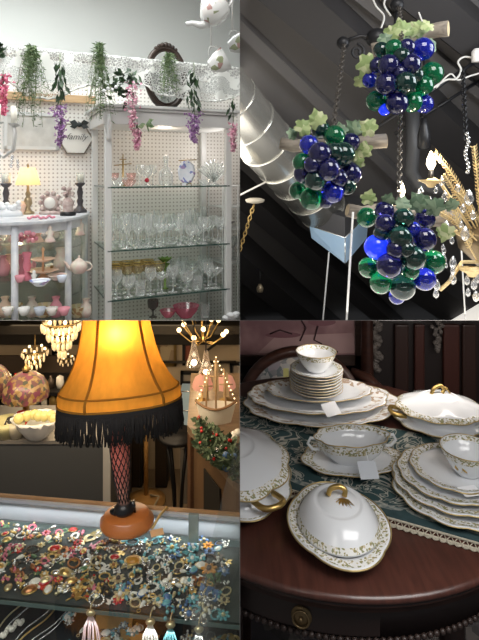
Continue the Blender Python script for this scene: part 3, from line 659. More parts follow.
# ---- white chandelier at the left edge
q = P(-8, 150, 2.2); ch = thing('white_chandelier', 'white painted candle chandelier hanging at the left edge', 'chandelier', q)
b = MB(); cd = []; cr = []; b.cyl(q, V((q.x, q.y, 3.08)), .006); b.sphere(q+V((0,0,.02)), .03, 12, 8)
for a in (-.1, .8, 2.2, 3.3, 4.4, 5.4):
    dx, dy = math.cos(a), math.sin(a); pts = [q+V((0,0,.02)), q+V((dx*.05,dy*.05,-.03)), q+V((dx*.09,dy*.09,.0)), q+V((dx*.10,dy*.10,.07)), q+V((dx*.095,dy*.095,.10))]
    b.tube(pts, .006, 7); e = pts[-1]; b.lathe([(.004,0),(.02,.008),(.022,.012)], 12, e); cd.append(MB().cyl(e+V((0,0,.01)), e+V((0,0,.085)), .010))
    for k in range(3): cr.append(MB().sphere(pts[2] + V((rnd.uniform(-.02,.02), 0, -.03-.018*k)), .007, 6, 5, (1,1,1.6)))
part(ch, 'arms', b, WHITE); each(ch, 'candle_tube', cd, mat('cream_tube', (.8,.78,.7), .5)); each(ch, 'crystal_drop', cr, CRYSTAL)
area('booth_ceiling_light', (-.9, 1.3, 2.98), 1.6, 43, (1,.98,.95), (math.radians(20),0,0), 1.0)
area('booth_back_light', (-1.2, 2.6, 3.0), 1.6, 36, (.95,1,.98), (0,0,0), .6)
point('curio_light', CU(PI/2, ZC-.05, .5), 3.0, (1,.8,.55), .05)
point('rack_fill', WS(sR+.03, -.22, 1.72), 1.3, (1,.95,.9), .04)  # added lamp, brightens the dark gap right of the cabinet
point('cabinet_light', WS((sL+sR)/2, -.15, 1.80), 1.0, (1,.85,.68), .05)
# ================================================================== upper right room: dark roof, glass grape lamps
CELL = 'UR'
# roof plane sloping down and away
RA = P(360, 0, 2.9); RB = P(360, 320, 5.6); RC = P(240, 160, 3.75)
rn = (RB - RA).cross(RC - RA).normalized(); rn = -rn if rn.z > 0 else rn      # rn points down into the room
def ROOF(u, v, o=0):
    d = V(((u-U0)/F, 1, (V0-v)/F)); e = V((0,0,EZ)); k = ((RA + rn*o) - e).dot(rn) / d.dot(rn); return e + d*k
DECK = mat('dark_roof_deck', (.110,.103,.101), .7, noise=(1.2, (.085,.08,.08), 0)); BEAM = mat('black_beam', (.028,.026,.027), .6)
def slab_poly(mb, uv, o0, o1):
    pts = [ROOF(u, v, o0) for u, v in uv]; return mb.poly(pts, rn*(o1-o0))
struct('ceiling_upper', slab_poly(MB(), [(200,-60),(640,-60),(560,340),(200,340)], 0, -.02), DECK)
# broad folds of the deck: ribs running from upper left down to the right
def rib(name, a, b_, w, h, m):
    A, B = ROOF(*a), ROOF(*b_); d = (B-A).normalized(); s = d.cross(rn).normalized()*w/2
    mb = MB(); mb.add([A-s, A+s, B+s, B-s, A-s*.7+rn*h, A+s*.7+rn*h, B+s*.7+rn*h, B-s*.7+rn*h], [(0,1,2,3),(4,7,6,5),(0,4,5,1),(1,5,6,2),(2,6,7,3),(3,7,4,0)], True)
    return struct(name, mb, m)
rib('trim_2', (268,-30), (500,175), .30, .16, BEAM); rib('trim_3', (395,-30), (520,75), .26, .16, BEAM)
rib('trim_4', (215,0), (460,235), .10, .05, DECK); rib('trim_5', (200,215), (350,345), .34, .20, BEAM); rib('trim_6', (200,150), (420,345), .22, .14, BEAM)
rib('trim_7', (200,285), (262,345), .2, .1, BEAM); rib('trim_8', (310,195), (500,335), .45, .2, BEAM); rib('trim_9', (330,-30), (520,125), .08, .05, DECK)
struct('wall_side', MB().box((3.4, 3.5, 1.2), (.05, 6, 5)), DECK)
# panel low at the right; its material glows in place of daylight
b = MB().poly([ROOF(448,322,.22), ROOF(500,322,.22), ROOF(500,294,.22), ROOF(480,303,.22)], rn*.01); struct('trim_10', b, glow('panel_daylight_glow', (.85,.82,.76), .75))
# ---- spiral duct with square end
m, t_, bs = nt('galvanised_steel'); bs.inputs['Metallic'].default_value = .85; bs.inputs['Roughness'].default_value = .32
n_ = N(t_, 'ShaderNodeTexNoise'); n_.inputs['Scale'].default_value = 5; t_.links.new(coords(t_), n_.inputs['Vector']); t_.links.new(ramp(t_, n_.outputs['Fac'], [(.3,(.66,.65,.60)),(.7,(.85,.84,.79))]), bs.inputs['Base Color']); GALV = m; bs.inputs['Roughness'].default_value = .26
D0, D1 = P(195, 62, 2.75), P(338, 226, 4.0); dd = (D1-D0).normalized()
du = thing('ventilation_duct', 'round galvanised ventilation duct running diagonally under the dark roof', 'duct', D0)
part(du, 'pipe', MB().cyl(D0, D1, .175, n=40), GALV)
for k in range(9):
    c = D0 + dd*(.12 + k*.21); rr = dd.to_track_quat('Z','Y').to_matrix(); part(du, 'seam', MB().torus(c, .176, .005, 36, 5, rr), GALV)
BLUEM = mat('painted_sky_reflection', (.42,.66,.95), .35, 0, noise=(3,(.58,.78,1),0)); GREYM = mat('grey_sheet_metal', (.16,.16,.17), .4, .6)  # the blue metal carries the skylight's reflection in its own colour
bx = thing('duct_box', 'square sheet metal duct box with a painted blue sky reflection below the round duct', 'duct', P(336, 262, 3.7))
T8 = [P(310,226,3.75), P(333,207,4.25), P(368,213,4.1), P(345,238,3.55)]; B8 = [P(312,238,3.75), P(333,232,4.25), P(366,238,4.1), P(345,263,3.55)]
def quadm(pts): return MB().poly(pts)
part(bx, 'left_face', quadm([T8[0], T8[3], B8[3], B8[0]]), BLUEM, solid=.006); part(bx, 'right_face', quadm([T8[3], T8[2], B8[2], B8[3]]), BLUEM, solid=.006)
part(bx, 'back_face', quadm([T8[1], T8[2], B8[2], B8[1]]), GREYM); part(bx, 'far_face', quadm([T8[0], T8[1], B8[1], B8[0]]), GREYM)
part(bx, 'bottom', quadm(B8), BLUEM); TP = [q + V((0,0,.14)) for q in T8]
b = MB()
for i in range(4): b.poly([T8[i], T8[(i+1)%4], TP[(i+1)%4], TP[i]])
b.poly(TP); part(bx, 'collar', b, GREYM)
b = MB()
for i in range(4): b.tube([T8[i], T8[(i+1)%4]], .006, 5); b.tube([T8[i], B8[i]], .006, 5)
part(bx, 'seam_strip', b, GALV)
# ---- grape lamps
def ball(name, c, tr=.75, r=.04): return mat(name, c, r, trans=tr, ior=1.33, coat=.6)
GB = {'n': ball('navy_glass', (.018,.018,.15)), 'b': ball('blue_glass', (.02,.035,.60)), 'g': ball('green_glass', (.006,.24,.09)), 'd': ball('dark_green_glass', (.012,.065,.055)),
      'B': mat('glowing_blue_glass', (.02,.06,.9), .04, trans=.6, ior=1.33, coat=.6, emit=(.02,.06,1), es=.55)}
GBN = {'n': 'navy glass ball', 'b': 'cobalt blue glass ball', 'g': 'emerald green glass ball', 'd': 'dark green glass ball', 'B': 'bright lit blue glass ball'}
DRIFT = wood('driftwood', (.13,.11,.09), (.30,.26,.21), 8, (1,6,6), .8); CUT = mat('cut_wood_end', (.50,.40,.24), .7)
VINE = speckle('pale_vine_leaf', [(0,(.20,.27,.10)),(.4,(.30,.36,.16)),(.75,(.40,.43,.24))], 45, .6); VINE2 = speckle('grey_green_leaf', [(0,(.09,.15,.09)),(.5,(.17,.24,.15))], 45, .6)
CHN = mat('aged_chain', (.10,.09,.08), .45, .6)
def chain(mb, a, b_, L=.034, r=.0034):
    n = max(2, int((b_-a).length / (L*.72))); ax = (b_-a).normalized(); q = ax.to_track_quat('X','Z').to_matrix()
    for i in range(n):
        c = a.lerp(b_, (i+.5)/n); rr = q @ Matrix.Rotation(PI/2*(i % 2) + .3, 3, 'X'); mb.torus(c, L*.36, r, 10, 5, rr, 1.45, .8)
    return mb
def grape_lamp(label, balls, scale, ox, oy, d, branch, leaves, chain_top, cuts, extra=None):
    us = [(ox + x/scale, oy + y/scale, r/scale, k) for x, y, r, k in balls]
    cu_, cv_ = sum(q[0] for q in us)/len(us), sum(q[1] for q in us)/len(us)
    t = thing('grape_cluster_lamp', label, 'hanging lamp', P(cu_, max(q[1]+q[2] for q in us), d)); spread = max(abs(q[0]-cu_) for q in us)
    for i, (u, v, r, k) in enumerate(us):
        e = ((u-cu_)/spread)**2 + ((v-cv_)/(spread*1.35))**2; dz = .11 - .10*e*1.1
        front = i % 3 * .012
        dd_ = d - max(-.06, dz)*1.0 - front
        part(t, 'glass_grape', MB().sphere(P(u, v, dd_), px(r, dd_)*.985, 24, 16), GB[k], label=GBN[k])
    (bu0, bv0, bd0), (bu1, bv1, bd1), br0, br1 = branch
    A, B = P(bu0, bv0, bd0), P(bu1, bv1, bd1); pts = []; rr = []
    for i in range(9):
        q = i/8; pts.append(A.lerp(B, q) + V((0, rnd.uniform(-.006,.006), rnd.uniform(-.008,.008)))); rr.append((br0 + (br1-br0)*q)*(1 + rnd.uniform(-.08,.1)))
    wd = part(t, 'driftwood_branch', MB().tube(pts, rr, 14), DRIFT)
    for e_ in cuts:
        c, nx, r_ = (pts[0], pts[0]-pts[1], rr[0]) if e_ == 0 else (pts[-1], pts[-1]-pts[-2], rr[-1]); nx = nx.normalized()
        part(wd, 'cut_end', MB().lathe([(0,.001),(r_*.92,.001)], 14, c + nx*.001, rot=nx.to_track_quat('Z','Y').to_matrix()), CUT)
    for (u, v, s, mm, ang) in leaves:
        part(t, 'vine_leaf', MB().lobed(P(u, v, d + rnd.uniform(-.06,.06)), Matrix.Rotation(ang, 3, 'Y') @ Matrix.Rotation(PI/2 + rnd.uniform(-.5,.5), 3, 'X') @ Matrix.Rotation(rnd.uniform(-.3,.3), 3, 'Y'), px(s*1.02, d)), mm)
    cu2, cv2, cd2 = chain_top; top = P(cu2, cv2, cd2); low = pts[4] + V((0,0,br0*.8))
    low = P(chain_low[label][0], chain_low[label][1], d)
    part(t, 'chain', chain(MB(), low, top, .030), CHN)
    return t
LB = 'grape cluster lamp at left with its wooden branch, in front of the duct'; LA = 'grape cluster lamp hung highest, top right, below the iron bracket'; LC = 'lowest grape cluster lamp, with one brightly lit blue ball'
chain_low = {LA: (402, 40), LB: (333, 130), LC: (399, 202)}
grape_lamp(LA, [(165,160,26,'d'),(205,155,30,'g'),(247,150,27,'n'),(150,210,26,'n'),(190,210,37,'n'),(258,205,34,'n'),(128,258,25,'b'),(182,270,39,'n'),(243,265,36,'d'),(300,275,33,'g'),
                (148,325,34,'g'),(175,352,20,'B'),(263,328,34,'g'),(302,334,31,'b'),(215,332,37,'n'),(297,158,38,'b'),(328,235,37,'g'),(230,180,28,'d'),(225,235,28,'n'),(275,240,26,'d')], 3.215, 330, 0, 2.15,
           ((372,50,2.34),(448,27,2.2),.030,.032), [(392,34,15,VINE,.4),(404,30,17,VINE,-.5),(420,30,15,VINE,-.9),(384,40,12,VINE2,1.0),(366,64,17,VINE,1.9),(362,80,14,VINE,2.4),(432,46,12,VINE2,-1.6),(410,44,14,VINE2,.1),(428,26,11,VINE,-.4)], (398,-12,2.7), [1])
grape_lamp(LB, [(247,202,29,'d'),(335,240,28,'n'),(213,247,29,'b'),(287,222,32,'g'),(193,300,29,'g'),(313,275,36,'d'),(197,332,30,'n'),(270,320,36,'n'),(325,368,27,'d'),(180,382,26,'g'),
                (262,412,22,'n'),(245,273,35,'n'),(332,332,36,'n'),(233,350,33,'d'),(220,405,35,'g'),(282,385,34,'b'),(285,270,30,'d'),(225,305,28,'n'),(300,345,28,'n')], 2.92, 236, 60, 2.05,
           ((281,145,2.22),(386,142,2.16),.027,.033), [(303,128,14,VINE,.8),(318,121,16,VINE,-.3),(355,130,17,VINE2,-.8),(370,128,15,VINE,-1.0),(364,150,16,VINE,-2.4),(358,162,11,VINE,-2.8),(292,134,10,VINE2,1.2),(340,131,13,VINE2,-.1)], (345,40,2.5), [0,1])
grape_lamp(LC, [(118,217,33,'g'),(175,195,32,'n'),(237,220,34,'d'),(305,222,34,'n'),(165,268,26,'d'),(177,237,33,'n'),(265,255,27,'b'),(225,282,38,'d'),(302,287,40,'n'),(123,378,33,'g'),
                (332,360,39,'g'),(268,347,40,'d'),(260,390,28,'g'),(215,470,26,'b'),(163,427,36,'g'),(150,312,41,'B'),(190,372,42,'n'),(304,415,37,'b'),(232,440,43,'d'),(210,320,30,'n'),(245,320,28,'d')], 3.215, 330, 150, 1.9,
           ((348,210,2.0),(455,219,2.12),.026,.036), [(369,199,13,VINE,.2),(420,204,17,VINE2,-.6),(436,208,16,VINE2,-.9),(447,232,15,VINE,-2.8),(403,204,13,VINE2,.4),(452,206,12,VINE2,-.3),(388,201,11,VINE2,.3)], (400,114,2.25), [0])
# black wrought iron scroll bracket the chains hang from
q = P(345, 42, 2.5); br = thing('iron_scroll_bracket', 'black wrought iron scroll bracket with round knobs behind the top grape lamp', 'bracket', q)
def scroll(mb, cu_, cv_, r0, turns, d, a0, sgn=1, rr=.007):
    pts = []
    for i in range(28):
        k = i/27; a = a0 + sgn*turns*2*PI*k; r = r0*(1-.75*k); pts.append(P(cu_ + r*math.cos(a), cv_ + r*math.sin(a), d))
    return mb.tube(pts, rr, 6)
b = MB(); b.tube([P(343,42,2.5), P(360,36,2.5), P(375,38,2.5), P(395,30,2.5), P(397,4,2.5)], .010, 8)
scroll(b, 357, 52, 8, 1.4, 2.5, -PI/2); scroll(b, 372, 40, 7, 1.3, 2.5, PI); part(br, 'scrollwork', b, IRON)
b = MB(); each(br, 'knob', [MB().sphere(P(343,43,2.5), px(6.5,2.5), 16, 10), MB().sphere(P(377,38,2.5), px(11,2.5), 18, 12, (1,1,.9)), MB().sphere(P(397,5,2.5), px(7,2.5), 16, 10)], IRON)
b = MB(); b.cyl(P(397,5,2.5), P(397,5,2.5)+V((0,0,.35)), .012); part(br, 'hanging_rod', b, IRON)
# strings of wire with tiny bulbs
WW = mat('white_wire', (.62,.61,.58), .5)
for pp_, L in (((P(370,-8,2.6), P(376,6,2.6), P(384,16,2.6), P(381,28,2.6)), 'loose white wire hanging at the top, left of the iron bracket rod'), ((P(390,-8,2.6), P(384,4,2.6), P(391,16,2.6)), 'short loose white wire curling at the top beside the bracket rod'), ((P(410,-8,2.8), P(417,8,2.8), P(424,26,2.8)), 'straight white wire running down behind the top grape lamp branch')):
    single('loose_wire', MB().tube(smooth(pp_), .005, 6), WW, L, 'wire')
# black lighting track with white cords, right
A, B = P(370,132,3.0), P(490,52,3.0); t = thing('lighting_track', 'black lighting track with knotted white cords at the upper right', 'lighting track', B)
part(t, 'track', MB().tube([A, B], .012, 8), BLACK)
part(t, 'cord', MB().tube(smooth([P(430,90,2.98), P(446,80,2.98), P(456,79,2.96), P(461,70,2.98), P(458,62,2.98), P(464,57,2.98), P(474,58,2.98)]), .006, 6), WW)
part(t, 'cord', MB().tube(smooth([P(436,88,2.98), P(450,74,2.97), P(458,80,2.97), P(470,76,2.97), P(484,72,2.98)]), .005, 6), WW)
part(t, 'socket', MB().lathe([(.0,0),(.03,0),(.03,.06),(.018,.075),(0,.075)], 12, P(477,62,2.95)), mat('white_socket', (.8,.78,.75), .5))
t = thing('second_track', 'thin black track rail crossing behind the middle chain', 'lighting track', P(430,100,3.3)); part(t, 'rail', MB().tube([P(395,134,3.3), P(490,74,3.3)], .010, 6), BLACK)
# black plumbing pipe bend
b = MB(); b.tube([P(412,104,3.2), P(413,150,3.2), P(411,172,3.2), P(418,184,3.2), P(432,188,3.2), P(450,189,3.2)], px(7,3.2), 14); t = single('black_pipe', b, mat('charcoal_pipe', (.05,.05,.052), .5), 'black bent pipe hanging behind the middle chain', 'pipe')
# bare bulb pendant and glowing bulb
t = thing('black_socket_pendant', 'black pendant socket with a long unlit neck above the lit candle bulb', 'pendant', P(424,150,2.8))
b = MB().lathe([(.0,.17),(.012,.17),(.022,.13),(.034,.08),(.034,.01),(.02,0),(0,0)], 14, P(424,150,2.8)); b.cyl(P(424,118,2.8), P(424,60,2.8), .006); part(t, 'socket', b, BLACK)
# ---- gold wheat chandelier at the right edge
q = P(484, 242, 2.2); ch = thing('wheat_chandelier', 'gilt wheat sheaf chandelier with crystal drops at the right edge', 'chandelier', q)
GW = mat('gilt_wheat', (.72,.55,.28), .45, .35, bump=(120,.5))
b = MB().lathe([(0,-.10),(.03,-.10),(.05,-.075),(.10,-.03),(.115,.03),(.09,.05),(.03,.07),(.02,.2),(.01,.3)], 24, q); part(ch, 'bowl', b, mat('dark_bronze_gilt', (.20,.15,.09), .35, .8))
CR = MB(); AM = MB(); CUPS = []; CAN = []; bulbs = []
def arm(pts, cup=True):
    AM.tube([P(*p_) for p_ in pts], .007, 7)
arm([(479,250,2.2),(470,240,2.12),(452,230,2.05),(440,236,2.0)])
arm([(484,262,2.15),(462,262,2.0),(449,282,1.96),(440,290,1.95)])
arm([(478,240,2.2),(455,205,2.15),(440,182,2.15),(432,178,2.15)])
arm([(478,245,2.3),(440,220,2.4),(410,214,2.4),(402,208,2.4)])
for (u, v, d) in ((431,183,2.15),(401,209,2.4),(486,300,2.0),(472,272,1.95)):
    c = P(u, v, d); CUPS.append(MB().lathe([(0,-.02),(.012,-.018),(.022,-.005),(.048,.008),(.05,.014),(.02,.012),(.013,.02)], 16, c))
    if u < 450:
        CAN.append(MB().cyl(c+V((0,0,.01)), c+V((0,0,.055)), .011)); bulbs.append(c+V((0,0,.055)))
part(ch, 'arms', AM, GW); each(ch, 'candle_cup', CUPS, GW); each(ch, 'candle_sleeve', CAN, IRON)
for bp in bulbs: part(ch, 'flame_bulb', MB().lathe([(.008,0),(.019,.022),(.016,.045),(.004,.075),(0,.078)], 14, bp), BULB); point('bulb_light', bp+V((0,-.06,.03)), 2.2, (1,.85,.62), .02)
def wheat(pts):
    path = [P(*p_) for p_ in pts]; mb = MB(); mb.tube(path, .0035, 5)
    for i in range(2, len(path)-1):
        a, b_ = path[i], path[i+1]; n = max(3, int((b_-a).length/.012))
        for k in range(n):
            q_ = a.lerp(b_, k/n); ax = (b_-a).normalized()
            for sg in (-1, 1):
                sd = ax.cross(V((0,1,0))).normalized()*sg; mb.leaf(q_, ax*1.3 + sd*1.0 + V((0,rnd.uniform(-.3,.3),0)), .024, .0055, sd)
    part(ch, 'wheat_ear', mb, GW)
def bez(p0, p1, p2, n=8): return [tuple((1-k/n)**2*a + 2*(k/n)*(1-k/n)*b_ + (k/n)**2*c for a, b_, c in zip(p0, p1, p2)) for k in range(n+1)]
wheat(bez((484,246,2.2),(466,185,2.15),(434,152,2.1))); wheat(bez((482,230,2.2),(478,180,2.15),(474,146,2.1))); wheat(bez((482,240,2.2),(460,200,2.1),(444,174,2.05)))
wheat(bez((486,236,2.2),(470,200,2.1),(456,192,2.05))); wheat(bez((478,262,2.1),(462,236,2.0),(450,196,2.0))); wheat(bez((490,240,2.2),(488,200,2.1),(482,165,2.1))); wheat(bez((486,250,2.15),(460,222,2.05),(440,212,2.0)))
for (u, v, d, r) in ((469,197,2.0,6.5),(463,208,2.0,4),(446,228,1.95,6.5),(418,197,2.3,4.5),(421,190,2.3,3.5),(442,181,2.1,4),(445,196,2.1,4.5),(465,233,2.0,6),(461,224,2.0,3),(444,250,1.95,3),(443,258,1.95,5),(453,270,1.95,3.5),(446,265,1.95,2.5),(443,247,1.95,2.6),(453,262,1.95,5),(437,285,1.95,4.5),(453,278,1.95,5),(436,293,1.95,4),
                     (467,280,1.95,4),(474,284,1.95,4.5),(468,292,1.95,3.5),(478,278,1.95,4),(476,296,1.95,4.5),(410,205,2.3,3.5),(430,200,2.2,3.2),(436,190,2.1,3),(458,188,2.05,3.6),(473,215,2.0,4),(452,240,1.95,3.4)):
    part(ch, 'crystal_drop', MB().lathe([(0,-1.35),(.55,-.95),(.8,-.3),(.55,.45),(.2,1.1),(0,1.3)], 8, (0,0,0)).scaled(px(r, d)).moved(P(u, v, d)), CRYSTAL)
part(ch, 'chain', chain(MB(), P(466,140,2.2), P(463,70,2.6), .032), IRON)
part(ch, 'bead_string', (lambda mb: [mb.sphere(P(467 + 1.5*math.sin(k), 134+k*4.2, 2.15), .009, 6, 5) for k in range(10)] and mb)(MB()), CRYSTAL)
# suspension rods
WR = mat('white_rod', (.72,.72,.70), .5)
for (u0, v0, u1, v1, d, L, w) in ((353,212,346,330,1.88,'white hanging rod under the lowest grape lamp',2.2), (329,252,322,330,3.6,'thin white rod below the duct box',1.6), (460,225,466,330,2.6,'thin grey rod at the right below the chandelier arm',1.6)):
    single('hanging_rod', MB().cyl(P(u0,v0,d), P(u1,v1,d), px(w/2,d), n=8), WR, L, 'rod')
# small ceiling canopy with a chain, left
c = P(255, 200, 3.2); t = thing('ceiling_canopy', 'round tan canopy disc with a hanging chain under the roof at left', 'canopy', c)
part(t, 'disc', MB().lathe([(0,.012),(.035,.012),(.058,.004),(.060,0),(.052,-.014),(.02,-.022),(0,-.022)], 20, c), mat('tan_canopy', (.40,.36,.29), .5, .2)); part(t, 'chain', chain(MB(), P(254,205,3.2), P(236,262,3.2), .034, .004), BRASS)
part(t, 'cord', MB().tube([P(238,196,3.3), P(250,190,3.3), P(266,182,3.35), P(273,176,3.4)], .006, 6), WW)
c = P(260, 292, 4.0); t = thing('small_pendant', 'tiny brass pendant hanging low under the roof at left', 'pendant', c); part(t, 'shade', MB().lathe([(.0,0),(.022,.0),(.028,.03),(.012,.06),(0,.065)], 12, c), mat('dull_brass', (.3,.24,.16), .4, .5)); part(t, 'cord', MB().cyl(c+V((0,0,.06)), c+V((0,0,.16)), .003), IRON)
# lights
area('loft_fill', (.75, .9, 2.9), 1.0, 38, (1,.97,.93), (math.radians(40),0,math.radians(0)), 1.0)
area('duct_fill', (.003, 3.1, 1.75), .9, 3.6, (1,.95,.85), (0,-PI/2,0), .5)  # added lamp flush on the partition, unseen, gives the duct its streaks
area('skylight', (1.6, 2.0, 2.2), .7, 14, (.9,.95,1), (math.radians(70),0,math.radians(60)), .7)
area('loft_up_fill', (.60, 2.3, EZ - KS*2.3 + .03), 1.1, 8, (1,.95,.86), (PI-math.atan(KS),0,0), 1.2)  # unseen upward lamp added for the duct metal to reflect
# ================================================================== lower left room: shop with jewellery case and fringed lamp
CELL = 'LL'
ZF = -.48; ZT = .71; AC = math.radians(-7); RC_ = RZ(AC)
ec = V((math.cos(AC), math.sin(AC), 0)); nc = V((math.sin(AC), -math.cos(AC), 0)); OC = V((-.653, 1.415, 0))     # back edge line of the case top
def CS(s, f, z): p = OC + ec*s + nc*f; return V((p.x, p.y, z))
def cbox(mb, s0, s1, f0, f1, z0, z1): return mb.box(CS((s0+s1)/2, (f0+f1)/2, (z0+z1)/2), (abs(s1-s0), abs(f1-f0), abs(z1-z0)), RC_)
CREAMW = mat('tan_plaster', (.50,.40,.28), .8, noise=(1.2, (.42,.33,.23), 0))
struct('wall_back', MB().box((-1.3, 3.65, .2), (3.2, .06, 1.6)), CREAMW)
struct('floor_lower', MB().box((-1.3, 2.0, ZF-.02), (3.2, 4.0, .04)), mat('brown_concrete', (.26,.19,.12), .55, noise=(2.5, (.18,.13,.085), 0)))
struct('trim_11', MB().box((-1.3, 3.54, .50), (3.2, .12, .14)).box((-1.3,3.2,.66),(3.2,.3,.05)), mat('dark_ceiling_band', (.02,.016,.012), .7))
struct('wall_left', MB().box((-2.6, 1.9, .4), (.05, 3.6, 2)), CREAMW)
# ---- jewellery case
tc = thing('jewellery_case', 'glass topped jewellery display case with white back rail in the foreground', 'display case', CS(.35, .22, ZF))
SM = 1.0; s0c, s1c = -.35, .70
part(tc, 'glass_top', cbox(MB(), s0c, s1c, .02, .60, ZT-.006, ZT-.0005), thin_glass('case_top_glass', (.97,.99,.98), gloss=.18, base=.035))
part(tc, 'back_rail', cbox(MB(), s0c, s1c, -.012, .0, ZT-.05, ZT+.004), wood('honey_wood', (.30,.17,.08), (.42,.26,.13), 6, (2,12,12)), bevel=.002)
part(tc, 'back_panel', cbox(MB(), s0c, s1c, .0, .008, ZF, ZT-.001), mat('pale_blue_white', (.50,.54,.60), .35))
part(tc, 'base_cabinet', cbox(MB(), s0c, s1c, .008, .58, ZF, .50), mat('black_velvet_board', (.018,.02,.024), .8))
Z1, Z2 = .655, .503
g1 = part(tc, 'upper_glass_shelf', cbox(MB(), s0c, s1c, .01, .255, Z1-.006, Z1), SHELFG)
part(g1, 'shelf_edge', cbox(MB(), s0c, s1c, .255, .257, Z1-.007, Z1+.001), mat('green_glass_edge', (.14,.20,.195), .1))
part(g1, 'shelf_edge', cbox(MB(), s0c, s1c, .242, .244, Z1-.007, Z1-.001), mat('green_glass_edge_dim', (.09,.14,.135), .1))
VEL = mat('dark_tray', (.03,.034,.04), .7, noise=(12,(.07,.09,.09),.2))
part(tc, 'dark_tray_liner', cbox(MB(), s0c, s1c,   .035, .250, Z1+.0002, Z1+.0015), VEL)
part(tc, 'end_pane', cbox(MB(), .662, .668, .0, .60, .50, ZT+.25), thin_glass('end_pane_glass', (.95,.97,.96), gloss=.08, base=.02, milk=.015))
part(tc, 'corner_clip', cbox(MB(), .535, .560, .045, .052, ZT-.04, ZT+.03), mat('clear_acrylic', (.3,.36,.36), .15, .3))
part(tc, 'back_strip', cbox(MB(), s0c, s1c, .008, .012, ZT-.05, ZT-.008), mat('pale_back_strip', (.33,.36,.41), .4))  # pale strip along the inner back of the case
# ---- fringed table lamp: amber bell shade over a slim netted stem
q = Pz(127, 525, ZT); q.z = ZT + .0005
lp = thing('fringed_table_lamp', 'table lamp with amber bell shade and black fringe on an orange wood base', 'lamp', q)
part(lp, 'wooden_base', MB().lathe([(0,0),(.064,0),(.067,.004),(.067,.014),(.060,.020),(.057,.027),(.052,.031),(0,.032)], 40, q, 1, .85), wood('orange_wood', (.42,.13,.03), (.52,.18,.05), 4, (2,8,8), .3, .3))
tilt = Matrix.Rotation(math.radians(-4.2), 3, 'Y') @ Matrix.Rotation(math.radians(-7), 3, 'X')
tilt_s = Matrix.Rotation(math.radians(-4.2), 3, 'Y')
o_ = q + V((-.006,0,.031))
prof = [(.022,0),(.026,.004),(.030,.012),(.020,.022),(.0135,.032),(.0155,.05),(.0195,.08),(.0235,.12),(.026,.155),(.0245,.185),(.0255,.21),(.029,.235),(.031,.262),(.031,.29)]
prof = [(r*.95, z) for r, z in prof]
def rad(z):
    for (r0, z0), (r1, z1) in zip(prof, prof[1:]):
        if z0 <= z <= z1: return r0 + (r1-r0)*(z-z0)/(z1-z0)
    return prof[-1][0]
m, t_, bs = nt('stem_ceramic'); bs.inputs['Roughness'].default_value = .3
sp_ = N(t_, 'ShaderNodeSeparateXYZ'); tcx = N(t_, 'ShaderNodeTexCoord'); t_.links.new(tcx.outputs['Object'], sp_.inputs[0])
mr_ = N(t_, 'ShaderNodeMapRange'); mr_.inputs['From Min'].default_value = .03; mr_.inputs['From Max'].default_value = .33; t_.links.new(sp_.outputs['Z'], mr_.inputs['Value'])
t_.links.new(ramp(t_, mr_.outputs['Result'], [(0,(.012,.012,.014)),(.09,(.012,.012,.014)),(.12,(.42,.22,.17)),(.35,(.50,.15,.12)),(.60,(.62,.16,.12)),(.72,(.40,.10,.08)),(.80,(.02,.015,.018))]), bs.inputs['Base Color'])
STEMC = m
part(lp, 'stem', MB().lathe(prof, 28, (0,0,0)).moved(o_, tilt_s), STEMC)
b = MB()
for sg in (-1, 1):
    for k in range(12):
        pts = []
        for i in range(40):
            z = .03 + .255*i/39; a = 2*PI*k/12 + sg*z*17; r = rad(z) + .0004; pts.append(tilt_s @ V((r*math.cos(a), r*math.sin(a), z)) + o_)
        b.tube(pts, .0013, 4)
part(lp, 'black_net', b, BLACK)
b = MB().sphere(o_ + V((-.012,-.004,.006)), .02, 16, 10, (1.25,.8,.45)); b.tube([o_+V((.02,0,.028)), o_+V((.026,0,.0))], [.006,.003], 8)
part(lp, 'foot', b, mat('gloss_black', (.01,.01,.012), .12, coat=.5))
SHZ = .268
AMB = shade_mat('amber_cloth', (.62,.30,.05), (.86,.42,.07), .55, .05, 60)
def prof_shade(z):       # z above the rim
    pts = [(.162,0),(.162,.024),(.151,.036),(.136,.055),(.117,.09),(.103,.13),(.092,.18),(.082,.25)]
    for (r0, z0), (r1, z1) in zip(pts, pts[1:]):
        if z <= z1: return r0 + (r1-r0)*(z-z0)/(z1-z0)
    return pts[-1][0]
NP = 5; PH = -PI/2 - .40
def shade_pt(a, z, k=1):
    r = prof_shade(z)*k; sec = ((a-PH)*NP/(2*PI)) % 1; flat = 1 - .03*(4*(sec)*(1-sec)) 
    return tilt @ V((r*flat*math.cos(a), r*.60*flat*math.sin(a), SHZ + z)) + o_
sh = part(lp, 'lamp_shade', MB().surf(lambda i, j: shade_pt(2*PI*i + PH, .24*j), 96, 24), AMB)
RIBM = shade_mat('amber_seam_shadow', (.42,.21,.04), (.6,.29,.05), .4); b = MB()  # frame wire's shadow through the cloth put into the darker seam colour
for k in range(NP):
    a = 2*PI*k/NP + PH; b.tube([shade_pt(a, .24*i/14, 1.004) for i in range(15)], .0036, 6)
for z in (.001, .030): b.tube([shade_pt(2*PI*i/64, z, 1.004) for i in range(64)], .0026, 6, True)
part(sh, 'seam', b, RIBM)
FR = mat('black_fringe', (.012,.011,.012), .8); 
b = MB().surf(lambda i, j: shade_pt(2*PI*i, .004 - .020*j, 1.012), 96, 1); part(sh, 'fringe_band', b, FR)
b = MB()
for k in range(640):
    a = 2*PI*k/640 + rnd.uniform(-.006,.006); p0 = shade_pt(a, -.010, 1.012 - .01*(k % 2)); L = .064 + rnd.uniform(-.012,.006)
    b.tube([p0, p0 + V((rnd.uniform(-.002,.002), rnd.uniform(-.002,.002), -L*.5)), p0 + V((rnd.uniform(-.005,.005), rnd.uniform(-.003,.003), -L))], [.0014,.0014,.0018], 4)
